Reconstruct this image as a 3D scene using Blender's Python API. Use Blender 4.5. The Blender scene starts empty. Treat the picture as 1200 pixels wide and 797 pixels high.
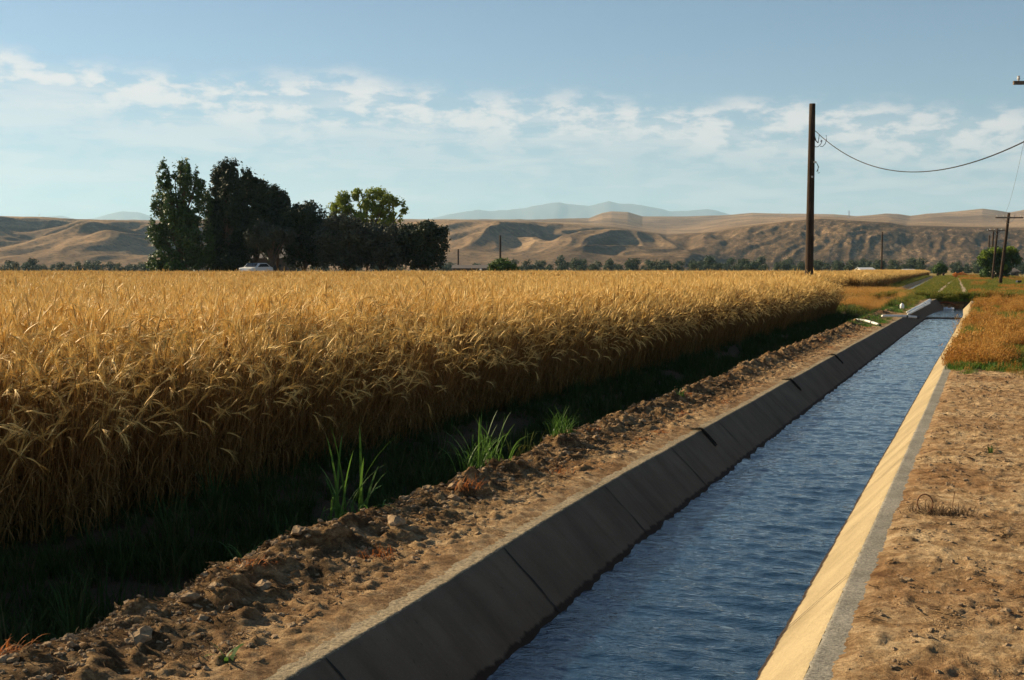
import bpy, math, random
import numpy as np
from math import sin, cos, pi, radians as R
from mathutils import Vector, Matrix

random.seed(7)
rng = np.random.default_rng(7)
scene = bpy.context.scene
COL = scene.collection

# ------------------------------------------------------------------ camera
F = 1500.0
EYE = Vector((0, 0, 1.5))
YAW = math.atan(560 / F * cos(math.atan(83.5 / F)))
PITCH = math.atan(83.5 / F)
cam = bpy.data.cameras.new('camera'); cam.lens = 45.0; cam.sensor_width = 36.0
cam.clip_start = 0.1; cam.clip_end = 90000
camo = bpy.data.objects.new('camera', cam); COL.objects.link(camo)
camo.location = EYE; camo.rotation_euler = (R(90) - PITCH, 0, YAW)
scene.camera = camo
MW = (Matrix.Rotation(YAW, 3, 'Z') @ Matrix.Rotation(R(90) - PITCH, 3, 'X'))
FW = Vector((-sin(YAW), cos(YAW), 0)); RT = Vector((cos(YAW), sin(YAW), 0))

def PG(px, py, z=0.0):
    """point on the horizontal plane z seen at a pixel of the photograph (used to measure layout)"""
    d = MW @ Vector((px - 600, -(py - 398.5), -F))
    t = (z - EYE.z) / d.z
    return EYE + d * t
def PZ(px, Z, z=0.0):
    """point at depth Z and bearing of px, at height z"""
    d = MW @ Vector((px - 600, 398.5 - 315, -F))
    t = Z / (d.x * FW.x + d.y * FW.y)
    return Vector((d.x * t, d.y * t, z))
def HY(py, Z):
    return EYE.z + (315 - py) / F * Z

# ------------------------------------------------------------------ noise
_perm = np.random.default_rng(3).permutation(256); _perm = np.concatenate([_perm, _perm])
_ang = np.random.default_rng(4).random(256) * 2 * pi
_gx, _gy = np.cos(_ang), np.sin(_ang)
def perlin(x, y):
    x = np.asarray(x, float); y = np.asarray(y, float)
    xi = np.floor(x).astype(int); yi = np.floor(y).astype(int)
    xf = x - xi; yf = y - yi; xi &= 255; yi &= 255
    u = xf * xf * xf * (xf * (xf * 6 - 15) + 10); v = yf * yf * yf * (yf * (yf * 6 - 15) + 10)
    def g(ix, iy, dx, dy):
        h = _perm[(_perm[ix & 255] + iy) & 255]
        return _gx[h] * dx + _gy[h] * dy
    a = g(xi, yi, xf, yf); b = g(xi + 1, yi, xf - 1, yf)
    c = g(xi, yi + 1, xf, yf - 1); d = g(xi + 1, yi + 1, xf - 1, yf - 1)
    return (a + u * (b - a)) * (1 - v) + (c + u * (d - c)) * v
def fbm(x, y, o=4, lac=2.03, gain=.5):
    s = 0; a = 1; f = 1
    for i in range(o):
        s = s + a * perlin(x * f + 17.3 * i, y * f + 9.1 * i); f *= lac; a *= gain
    return s
def ridged(x, y, o=3):
    s = 0; a = 1; f = 1
    for i in range(o):
        s = s + a * (1 - 2 * np.abs(perlin(x * f + 7.3 * i, y * f + 5.7 * i))); f *= 2.1; a *= .5
    return s
def sstep(a, b, x):
    t = np.clip((x - a) / (b - a), 0, 1); return t * t * (3 - 2 * t)

# ------------------------------------------------------------------ materials
def nodes(name):
    m = bpy.data.materials.new(name); m.use_nodes = True
    nt = m.node_tree; bs = nt.nodes['Principled BSDF']; return m, nt, bs
def lnk(nt, a, b): nt.links.new(a, b)
def N(nt, t, **k):
    n = nt.nodes.new(t)
    for kk, v in k.items():
        if kk in n.inputs: n.inputs[kk].default_value = v
        else: setattr(n, kk, v)
    return n
def ramp(nt, fac, stops):
    r = nt.nodes.new('ShaderNodeValToRGB'); e = r.color_ramp.elements
    while len(e) < len(stops): e.new(.5)
    for el, (p, c) in zip(e, stops):
        el.position = p; el.color = (*c, 1)
    lnk(nt, fac, r.inputs[0]); return r.outputs[0]
def noise(nt, scale, detail=4, rough=.6, vec=None, dist=0):
    n = N(nt, 'ShaderNodeTexNoise'); n.inputs['Scale'].default_value = scale
    n.inputs['Detail'].default_value = detail; n.inputs['Roughness'].default_value = rough
    n.inputs['Distortion'].default_value = dist
    if vec is not None: lnk(nt, vec, n.inputs['Vector'])
    return n.outputs['Fac']
def objco(nt):
    return N(nt, 'ShaderNodeTexCoord').outputs['Object']
def geopos(nt):
    return N(nt, 'ShaderNodeNewGeometry').outputs['Position']
def scaled(nt, v, s):
    m = N(nt, 'ShaderNodeMapping'); m.inputs['Scale'].default_value = s; lnk(nt, v, m.inputs[0]); return m.outputs[0]
def bump(nt, bs, h, strength, dist):
    b = N(nt, 'ShaderNodeBump'); b.inputs['Strength'].default_value = strength; b.inputs['Distance'].default_value = dist
    lnk(nt, h, b.inputs['Height']); lnk(nt, b.outputs[0], bs.inputs['Normal']); return b
def mixc(nt, f, a, b, mode='MIX'):
    m = N(nt, 'ShaderNodeMix', data_type='RGBA', blend_type=mode)
    for s, v in ((0, f), (6, a), (7, b)):
        if isinstance(v, (int, float)): m.inputs[s].default_value = v
        elif isinstance(v, tuple): m.inputs[s].default_value = (*v, 1)
        else: lnk(nt, v, m.inputs[s])
    return m.outputs[2]

def mat_simple(name, col, rough=.8, var=.35, scale=8, bmp=0, metallic=0):
    m, nt, bs = nodes(name)
    f = noise(nt, scale, 5, .65, objco(nt))
    c = ramp(nt, f, [(.25, tuple(x * (1 - var) for x in col)), (.75, tuple(min(1, x * (1 + var)) for x in col))])
    lnk(nt, c, bs.inputs['Base Color']); bs.inputs['Roughness'].default_value = rough
    bs.inputs['Metallic'].default_value = metallic
    bs.inputs['Specular IOR Level'].default_value = .25
    if bmp: bump(nt, bs, f, .6, bmp)
    return m

def mat_leaf(name, c1, c2, trans=.35, rough=.6, spec=.15, c3=None):
    """thin plant tissue: diffuse and translucent, tone differs from plant to plant and blade to blade"""
    m, nt, bs = nodes(name)
    oi = N(nt, 'ShaderNodeObjectInfo')
    n = noise(nt, 1.7, 3, .6, geopos(nt))
    geo = N(nt, 'ShaderNodeNewGeometry')
    a = N(nt, 'ShaderNodeMath', operation='ADD'); lnk(nt, geo.outputs['Random Per Island'], a.inputs[0]); lnk(nt, oi.outputs['Random'], a.inputs[1])
    b = N(nt, 'ShaderNodeMath', operation='ADD'); lnk(nt, a.outputs[0], b.inputs[0]); lnk(nt, n, b.inputs[1])
    s = N(nt, 'ShaderNodeMath', operation='MULTIPLY'); lnk(nt, b.outputs[0], s.inputs[0]); s.inputs[1].default_value = .36
    stops = [(.15, c1), (.85, c2)] if c3 is None else [(.1, c1), (.6, c2), (.88, c3)]
    c = ramp(nt, s.outputs[0], stops)
    lnk(nt, c, bs.inputs['Base Color']); bs.inputs['Roughness'].default_value = rough
    bs.inputs['Specular IOR Level'].default_value = spec
    tr = N(nt, 'ShaderNodeBsdfTranslucent'); lnk(nt, c, tr.inputs[0])
    mx = N(nt, 'ShaderNodeMixShader'); mx.inputs[0].default_value = trans
    lnk(nt, bs.outputs[0], mx.inputs[1]); lnk(nt, tr.outputs[0], mx.inputs[2])
    lnk(nt, mx.outputs[0], nt.nodes['Material Output'].inputs['Surface'])
    return m

M = {}
M['straw'] = mat_leaf('wheat_straw', (.13, .066, .021), (.34, .185, .056), .08, .6, .1)  # stalk colour lowered to deepen the shade on the field's near face
M['ear'] = mat_leaf('wheat_ear', (.55, .31, .07), (.93, .68, .25), .19, .55, .2)
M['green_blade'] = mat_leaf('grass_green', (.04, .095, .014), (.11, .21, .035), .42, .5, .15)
M['shade_blade'] = mat_leaf('grass_shade_toned', (.028, .050, .013), (.055, .088, .022), .2, .7, .08, (.14, .11, .045))  # green grass with the furrow's shade darkened into its colour
M['dry_blade'] = mat_leaf('grass_dry_orange', (.17, .060, .013), (.48, .235, .045), .35, .6, .2, (.16, .15, .03))
M['gold_blade'] = mat_leaf('grass_dry_gold', (.40, .19, .04), (.58, .34, .09), .4, .6, .2)
M['mixed_blade'] = mat_leaf('grass_half_dry', (.08, .12, .02), (.17, .19, .03), .4, .6, .2, (.38, .24, .05))
M['rust_weed'] = mat_leaf('weed_rust', (.30, .085, .018), (.50, .19, .05), .3, .7, .1)
M['brown_weed'] = mat_leaf('weed_brown', (.09, .055, .03), (.21, .14, .075), .2, .7, .1)
M['poplar_leaf'] = mat_leaf('poplar_leaves', (.026, .055, .012), (.065, .115, .028), .22, .5, .25)
M['dark_leaf'] = mat_leaf('dark_leaves', (.022, .034, .014), (.045, .062, .024), .12, .6, .2)
M['grey_leaf'] = mat_leaf('olive_grey_leaves', (.035, .042, .026), (.065, .075, .045), .12, .6, .2)
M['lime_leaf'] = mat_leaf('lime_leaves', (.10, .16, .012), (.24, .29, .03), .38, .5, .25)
M['belt_leaf'] = mat_leaf('belt_leaves', (.03, .045, .018), (.06, .085, .035), .12, .6, .2)
M['shrub_leaf'] = mat_leaf('shrub_leaves', (.04, .08, .015), (.09, .15, .03), .25, .6, .2)
M['bark'] = mat_simple('bark', (.11, .075, .05), .9, .4, 14, .01)
M['deadwood'] = mat_simple('dead_stem', (.16, .07, .03), .8, .4, 30)

def dirt_material():
    m, nt, bs = nodes('bare_dirt_and_soil')
    p = geopos(nt)
    big = noise(nt, .9, 5, .6, p); mid = noise(nt, 7, 6, .7, p, .4); fine = noise(nt, 55, 5, .75, p)
    c = ramp(nt, mid, [(.30, (.15, .09, .045)), (.47, (.33, .225, .12)), (.62, (.50, .375, .225))])
    c2 = ramp(nt, fine, [(.3, (.55, .50, .45)), (.62, (1.1, 1.08, 1.05))])
    c = mixc(nt, 1.0, c, c2, 'MULTIPLY')
    bigr = ramp(nt, big, [(.36, (.75, .60, .47)), (.6, (1.15, 1.1, 1.02))])
    c = mixc(nt, 1.0, c, bigr, 'MULTIPLY')
    # dark crumbs of decayed straw strewn over the pale crust
    crumbs = noise(nt, 26, 6, .82, p, .8)
    cm = ramp(nt, crumbs, [(.50, (0, 0, 0)), (.58, (1, 1, 1))])
    patch = ramp(nt, noise(nt, 1.6, 3, .6, p), [(.44, (0, 0, 0)), (.62, (.85, .85, .85))])
    c = mixc(nt, mixc(nt, 1.0, cm, patch, 'MULTIPLY'), c, (.12, .060, .028))
    lr = N(nt, 'ShaderNodeSeparateXYZ'); lnk(nt, p, lr.inputs[0])
    ls = N(nt, 'ShaderNodeMapRange'); ls.inputs[1].default_value = -2.72; ls.inputs[2].default_value = -2.95; lnk(nt, lr.outputs[0], ls.inputs[0])
    lb = ramp(nt, noise(nt, 4.5, 7, .78, p, .5), [(.40, (.26, .25, .24)), (.50, (.62, .60, .57)), (.60, (1.0, 1.02, 1.02))])
    c = mixc(nt, ls.outputs[0], mixc(nt, 1.0, c, (1.10, 1.15, 1.22), 'MULTIPLY'), mixc(nt, 1.0, c, lb, 'MULTIPLY'))
    # darker soil west of the bank and under the wheat
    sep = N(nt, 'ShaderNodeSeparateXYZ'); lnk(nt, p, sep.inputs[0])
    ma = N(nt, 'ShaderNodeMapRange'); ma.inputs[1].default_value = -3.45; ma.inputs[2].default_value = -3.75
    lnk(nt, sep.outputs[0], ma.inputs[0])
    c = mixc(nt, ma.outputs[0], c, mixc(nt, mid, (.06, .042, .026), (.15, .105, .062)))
    # grassy verge far along the canal
    mv = N(nt, 'ShaderNodeMapRange'); mv.inputs[1].default_value = 20.5; mv.inputs[2].default_value = 23
    lnk(nt, sep.outputs[1], mv.inputs[0])
    gn = noise(nt, .35, 4, .6, p)
    vc = ramp(nt, gn, [(.35, (.10, .11, .025)), (.55, (.26, .16, .045)), (.7, (.30, .22, .09))])
    mn = N(nt, 'ShaderNodeMapRange'); mn.inputs[1].default_value = -1.0; mn.inputs[2].default_value = -.4
    lnk(nt, sep.outputs[0], mn.inputs[0])
    mm = N(nt, 'ShaderNodeMath', operation='MULTIPLY'); lnk(nt, mv.outputs[0], mm.inputs[0]); lnk(nt, mn.outputs[0], mm.inputs[1])
    mf = N(nt, 'ShaderNodeMapRange'); mf.inputs[1].default_value = 63; mf.inputs[2].default_value = 70
    lnk(nt, sep.outputs[1], mf.inputs[0])
    mx = N(nt, 'ShaderNodeMath', operation='MAXIMUM'); lnk(nt, mm.outputs[0], mx.inputs[0]); lnk(nt, mf.outputs[0], mx.inputs[1])
    c = mixc(nt, mx.outputs[0], c, vc)
    lnk(nt, c, bs.inputs['Base Color']); bs.inputs['Roughness'].default_value = .95
    bs.inputs['Specular IOR Level'].default_value = .1
    h = N(nt, 'ShaderNodeMath', operation='ADD'); lnk(nt, mid, h.inputs[0])
    h2 = N(nt, 'ShaderNodeMath', operation='MULTIPLY'); lnk(nt, fine, h2.inputs[0]); h2.inputs[1].default_value = .35
    lnk(nt, h2.outputs[0], h.inputs[1])
    h3 = N(nt, 'ShaderNodeMath', operation='ADD'); lnk(nt, h.outputs[0], h3.inputs[0])
    h4 = N(nt, 'ShaderNodeMath', operation='MULTIPLY'); lnk(nt, crumbs, h4.inputs[0]); h4.inputs[1].default_value = .5
    lnk(nt, h4.outputs[0], h3.inputs[1])
    bump(nt, bs, h3.outputs[0], 1.0, .045)
    return m
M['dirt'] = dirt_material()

def concrete_material(name, base, agg, bmp, stain=False, fs=120, streak=1.0):
    m, nt, bs = nodes(name)
    p = geopos(nt)
    f = noise(nt, fs, 4, .8, p); g = noise(nt, 2.2, 5, .6, p)
    c = ramp(nt, f, [(.32, tuple(x * (1 - agg) for x in base)), (.66, tuple(x * (1 + agg * .5) for x in base))])
    gr = ramp(nt, g, [(.3, (.74, .73, .70)), (.7, (1.14, 1.13, 1.12))])
    stk = ramp(nt, noise(nt, 3.5, 5, .7, scaled(nt, p, (.25, 1.6, .25))), [(.38, (.78, .77, .75)), (.55, (1.05, 1.05, 1.05))])
    gr = mixc(nt, streak, gr, stk, 'MULTIPLY')
    c = mixc(nt, 1.0, c, gr, 'MULTIPLY')
    sp = noise(nt, 30, 2, .5, p)
    c = mixc(nt, ramp(nt, sp, [(.70, (0, 0, 0)), (.76, (.6, .6, .6))]), c, tuple(x * .4 for x in base))
    if stain:   # wet dark algae band with a ragged upper limit just over the water
        sep = N(nt, 'ShaderNodeSeparateXYZ'); lnk(nt, p, sep.inputs[0])
        w = noise(nt, 9, 5, .7, scaled(nt, p, (.3, 1, .3)))
        ww = N(nt, 'ShaderNodeMath', operation='MULTIPLY_ADD'); lnk(nt, w, ww.inputs[0]); ww.inputs[1].default_value = .06; ww.inputs[2].default_value = -.03
        zz = N(nt, 'ShaderNodeMath', operation='SUBTRACT'); lnk(nt, sep.outputs[2], zz.inputs[0]); lnk(nt, ww.outputs[0], zz.inputs[1])
        ma = N(nt, 'ShaderNodeMapRange'); ma.inputs[1].default_value = -.288; ma.inputs[2].default_value = -.300
        lnk(nt, zz.outputs[0], ma.inputs[0])
        c = mixc(nt, ma.outputs[0], c, (.028, .018, .012))
    lnk(nt, c, bs.inputs['Base Color']); bs.inputs['Roughness'].default_value = .9
    bs.inputs['Specular IOR Level'].default_value = .15
    bump(nt, bs, f, .5, bmp)
    return m
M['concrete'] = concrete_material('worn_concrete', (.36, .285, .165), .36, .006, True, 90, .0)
M['concrete_shade_tone'] = concrete_material('shade_toned_concrete', (.122, .094, .066), .16, .0015, True, 120, .7)  # lining concrete darkened so its colour carries the left slope's shade
M['rim'] = concrete_material('exposed_aggregate_rim', (.27, .25, .205), .65, .014, False, 75, .3)
M['rim_tan'] = concrete_material('dusty_aggregate_rim', (.31, .25, .16), .75, .02, False, 55, .3)
M['joint'] = mat_simple('joint_sealant', (.02, .018, .016), .9)
M['moss'] = mat_simple('dark_moss', (.02, .017, .012), .95, .5, 40)

def water_material():
    m, nt, bs = nodes('canal_water')
    p = geopos(nt)
    bs.inputs['Base Color'].default_value = (.006, .024, .050, 1)
    bs.inputs['Roughness'].default_value = .035
    bs.inputs['IOR'].default_value = 1.5
    bs.inputs['Specular IOR Level'].default_value = .6
    a = noise(nt, 14, 4, .55, scaled(nt, p, (.8, 1.5, 1)), .6)
    b = noise(nt, 42, 3, .5, scaled(nt, p, (.8, 1.5, 1)))
    h = N(nt, 'ShaderNodeMath', operation='MULTIPLY_ADD'); lnk(nt, b, h.inputs[0]); h.inputs[1].default_value = .3; lnk(nt, a, h.inputs[2])
    bump(nt, bs, h.outputs[0], .6, .018)
    return m
M['water'] = water_material()
M['foam'] = mat_simple('white_water', (.72, .76, .8), .5, .1, 20)

def hill_material():
    m, nt, bs = nodes('dry_grass_hill')
    p = geopos(nt)
    a = noise(nt, .004, 6, .62, p); b = noise(nt, .05, 5, .75, p); s = noise(nt, .16, 3, .8, p)
    c = ramp(nt, a, [(.35, (.16, .11, .075)), (.52, (.27, .185, .115)), (.68, (.40, .275, .165))])
    c = mixc(nt, 1.0, c, ramp(nt, b, [(.3, (.62, .62, .65)), (.65, (1.15, 1.12, 1.05))]), 'MULTIPLY')
    c = mixc(nt, ramp(nt, s, [(.52, (0, 0, 0)), (.62, (.8, .8, .8))]), c, (.085, .072, .05))
    # pale bare gravel and clay on the steep right hand bluff
    geo = N(nt, 'ShaderNodeNewGeometry'); sep = N(nt, 'ShaderNodeSeparateXYZ'); lnk(nt, geo.outputs['True Normal'], sep.inputs[0])
    st = N(nt, 'ShaderNodeMapRange'); st.inputs[1].default_value = .90; st.inputs[2].default_value = .76; lnk(nt, sep.outputs[2], st.inputs[0])
    rock = ramp(nt, noise(nt, .03, 6, .8, scaled(nt, p, (1, 1, 3))), [(.4, (.09, .066, .048)), (.54, (.14, .105, .075)), (.66, (.30, .245, .18))])
    c = mixc(nt, st.outputs[0], c, rock)
    # sagebrush mottling, with the right hand bluff's partial shade put into its colour
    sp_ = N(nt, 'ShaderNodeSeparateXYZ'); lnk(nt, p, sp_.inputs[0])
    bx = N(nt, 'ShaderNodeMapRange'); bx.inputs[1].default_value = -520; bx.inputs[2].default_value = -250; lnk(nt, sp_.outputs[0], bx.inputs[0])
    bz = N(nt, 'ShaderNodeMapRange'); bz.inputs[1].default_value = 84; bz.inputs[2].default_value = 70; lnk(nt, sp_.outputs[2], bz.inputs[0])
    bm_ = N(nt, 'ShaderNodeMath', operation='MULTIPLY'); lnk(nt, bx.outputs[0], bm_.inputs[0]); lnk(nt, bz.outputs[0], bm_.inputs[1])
    scrub_shade = ramp(nt, noise(nt, .045, 6, .8, scaled(nt, p, (2.2, .7, 1.6))), [(.40, (.30, .30, .30)), (.54, (.50, .48, .46)), (.64, (1.25, 1.2, 1.12))])
    c = mixc(nt, bm_.outputs[0], c, mixc(nt, 1.0, c, scrub_shade, 'MULTIPLY'))
    lnk(nt, c, bs.inputs['Base Color']); bs.inputs['Roughness'].default_value = 1
    bs.inputs['Specular IOR Level'].default_value = 0
    bump(nt, bs, b, .35, 2)
    return m
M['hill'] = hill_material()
M['mountain'] = mat_simple('far_mountain', (.13, .12, .10), 1, .3, .0005)
def grain(name, col):
    m, nt, bs = nodes(name); o_ = objco(nt)
    f = noise(nt, 9, 6, .7, scaled(nt, o_, (2.2, 2.2, .07))); g = noise(nt, 2.5, 4, .6, o_)
    c = ramp(nt, f, [(.3, tuple(x * .4 for x in col)), (.5, col), (.68, tuple(x * 1.7 for x in col))])
    c = mixc(nt, 1.0, c, ramp(nt, g, [(.3, (.7, .7, .7)), (.7, (1.15, 1.1, 1.05))]), 'MULTIPLY')
    lnk(nt, c, bs.inputs['Base Color']); bs.inputs['Roughness'].default_value = .9; bs.inputs['Specular IOR Level'].default_value = .15
    bump(nt, bs, f, .8, .02); return m
M['pole_wood'] = grain('creosoted_pole_wood', (.050, .034, .023))
M['pole_unused'] = mat_simple('creosoted_pole_wood', (.085, .05, .03), .85, .5, 10, .01)
M['grey_wood'] = mat_simple('weathered_wood', (.14, .11, .085), .9, .4, 12, .01)
M['cable'] = mat_simple('black_cable', (.02, .02, .022), .6)
M['wire'] = mat_simple('grey_wire', (.14, .14, .14), .5)
M['porcelain'] = mat_simple('porcelain', (.6, .6, .58), .25, .1)
M['metal'] = mat_simple('galvanised_metal', (.42, .42, .42), .45, .2, 30, 0, .7)
M['alu'] = mat_simple('chalky_aluminium_pipe', (.72, .71, .66), .45, .15, 20, 0, 0)
M['white_paint'] = mat_simple('white_paint', (.75, .75, .72), .5, .08)
M['cream_wall'] = mat_simple('cream_wall', (.6, .58, .52), .8, .12)
M['dark_wall'] = mat_simple('dark_board_wall', (.09, .07, .055), .85, .3)
M['dark_roof'] = mat_simple('dark_roof', (.10, .085, .075), .85, .3)
M['pale_roof'] = mat_simple('pale_tin_roof', (.42, .43, .44), .5, .15)
M['glass'] = mat_simple('dark_window_glass', (.03, .035, .04), .1, .1)
M['tyre'] = mat_simple('tyre_rubber', (.02, .02, .02), .8)
M['car_white'] = mat_simple('white_car_paint', (.78, .78, .76), .3, .03)
M['van_grey'] = mat_simple('grey_van_paint', (.30, .33, .36), .35, .05)
M['lamp'] = mat_simple('lamp_lens', (.6, .6, .6), .15, .05)
M['rust'] = mat_simple('rusty_steel', (.22, .075, .035), .8, .4, 20)
M['dust_path'] = mat_simple('dusty_wheel_track', (.33, .25, .155), .95, .2, 5, .01)
M['clod'] = mat_simple('dry_clod', (.27, .185, .105), .95, .5, 2.5, .006)
M['rope_black'] = mat_simple('dark_plastic', (.03, .03, .032), .5)

# ------------------------------------------------------------------ object helpers
def tag(o, label=None, cat=None, group=None, kind=None):
    if label: o['label'] = label
    if cat: o['category'] = cat
    if group: o['group'] = group
    if kind: o['kind'] = kind
    return o
def empty(name, loc, rz=0, label=None, cat=None, group=None):
    o = bpy.data.objects.new(name, None); COL.objects.link(o); o.location = loc; o.rotation_euler.z = rz
    o.empty_display_size = .2
    return tag(o, label, cat, group)
class MB:
    def __init__(s): s.v = []; s.f = []
    def add(s, vs, fs):
        b = len(s.v); s.v += [tuple(p) for p in vs]; s.f += [tuple(i + b for i in f) for f in fs]
    def box(s, c, d, rz=0, taper=1.0):
        cx, cy, cz = c; hx, hy, hz = d[0] / 2, d[1] / 2, d[2] / 2; vs = []
        for z, t in ((-hz, 1), (hz, taper)):
            for x, y in ((-hx, -hy), (hx, -hy), (hx, hy), (-hx, hy)):
                x *= t; y *= t
                vs.append((cx + x * cos(rz) - y * sin(rz), cy + x * sin(rz) + y * cos(rz), cz + z))
        s.add(vs, [(3, 2, 1, 0), (4, 5, 6, 7), (0, 1, 5, 4), (1, 2, 6, 5), (2, 3, 7, 6), (3, 0, 4, 7)])
    def tube(s, pts, r, seg=8, caps=True):
        pts = [Vector(p) for p in pts]; n = len(pts)
        rs = r if isinstance(r, (list, tuple)) else [r] * n
        vs = []; up = Vector((0, 0, 1))
        for i, p in enumerate(pts):
            t = (pts[min(i + 1, n - 1)] - pts[max(i - 1, 0)]).normalized()
            a = t.cross(up)
            if a.length < 1e-3: a = t.cross(Vector((1, 0, 0)))
            a.normalize(); b = a.cross(t).normalized()
            for k in range(seg):
                w = 2 * pi * k / seg; vs.append(p + (a * cos(w) + b * sin(w)) * rs[i])
        fs = [(i * seg + k, i * seg + (k + 1) % seg, (i + 1) * seg + (k + 1) % seg, (i + 1) * seg + k) for i in range(n - 1) for k in range(seg)]
        if caps: fs += [tuple(range(seg))[::-1], tuple((n - 1) * seg + k for k in range(seg))]
        s.add(vs, fs)
    def prism(s, prof, y0, y1):     # profile in x,z extruded along y
        n = len(prof); vs = [(x, y0, z) for x, z in prof] + [(x, y1, z) for x, z in prof]
        s.add(vs, [(i, (i + 1) % n, n + (i + 1) % n, n + i) for i in range(n)] + [tuple(range(n))[::-1], tuple(range(n, 2 * n))])
    def blade(s, base, az, h, lean, w, seg=4, curl=1.6, tw=None):
        """one tapering leaf strip that bends over in direction az"""
        bx, by, bz = base; tw = az + pi / 2 if tw is None else tw
        px, py, pz = bx, by, bz; ang = lean * .25; L = h / seg; rows = [(px, py, pz)]
        for i in range(seg):
            ang += lean * curl / seg * (.4 + i / seg)
            px += sin(ang) * cos(az) * L; py += sin(ang) * sin(az) * L; pz += cos(ang) * L
            rows.append((px, py, pz))
        dx, dy = cos(tw) * w / 2, sin(tw) * w / 2; vs = []
        for i, (x, y, z) in enumerate(rows[:-1]):
            t = 1 - (i / seg) ** 2 * .6; vs += [(x - dx * t, y - dy * t, z), (x + dx * t, y + dy * t, z)]
        vs.append(rows[-1])
        fs = [(2 * i, 2 * i + 1, 2 * i + 3, 2 * i + 2) for i in range(seg - 1)] + [(2 * seg - 2, 2 * seg - 1, 2 * seg)]
        s.add(vs, fs)
    def build(s, name, mat, parent=None, loc=None, smooth=False, link=True):
        me = bpy.data.meshes.new(name); me.from_pydata(s.v, [], s.f)
        for mm in (mat if isinstance(mat, (list, tuple)) else [mat]): me.materials.append(mm)
        if smooth: me.polygons.foreach_set('use_smooth', [True] * len(me.polygons))
        me.update()
        o = bpy.data.objects.new(name, me)
        if link: COL.objects.link(o)
        if parent is not None: o.parent = parent
        if loc is not None: o.location = loc
        return o
def np_mesh(name, V, Q, mat, smooth=True, parent=None):
    """mesh from numpy arrays: V (n,3), Q (m,4)"""
    me = bpy.data.meshes.new(name); V = np.ascontiguousarray(V, dtype=np.float32); Q = np.ascontiguousarray(Q, dtype=np.int32)
    k = Q.shape[1]
    me.vertices.add(len(V)); me.vertices.foreach_set('co', V.ravel())
    me.loops.add(Q.size); me.loops.foreach_set('vertex_index', Q.ravel())
    me.polygons.add(len(Q)); me.polygons.foreach_set('loop_start', np.arange(len(Q), dtype=np.int32) * k)
    me.polygons.foreach_set('use_smooth', np.full(len(Q), smooth))
    me.materials.append(mat); me.update(calc_edges=True); me.validate()
    o = bpy.data.objects.new(name, me); COL.objects.link(o)
    if parent is not None: o.parent = parent
    return o
def grid_mesh(name, X, Y, Z, mat, smooth=True, mask=None):
    r, c = X.shape; V = np.stack([X.ravel(), Y.ravel(), Z.ravel()], 1)
    i = np.arange(r * c).reshape(r, c)
    Q = np.stack([i[:-1, :-1].ravel(), i[:-1, 1:].ravel(), i[1:, 1:].ravel(), i[1:, :-1].ravel()], 1)
    if mask is not None: Q = Q[mask[:-1, :-1].ravel()]
    return np_mesh(name, V, Q, mat, smooth)
def copy_tree(o, parent=None):
    c = o.copy(); COL.objects.link(c)
    if parent is not None: c.parent = parent
    for ch in list(o.children): copy_tree(ch, c)
    return c

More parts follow.
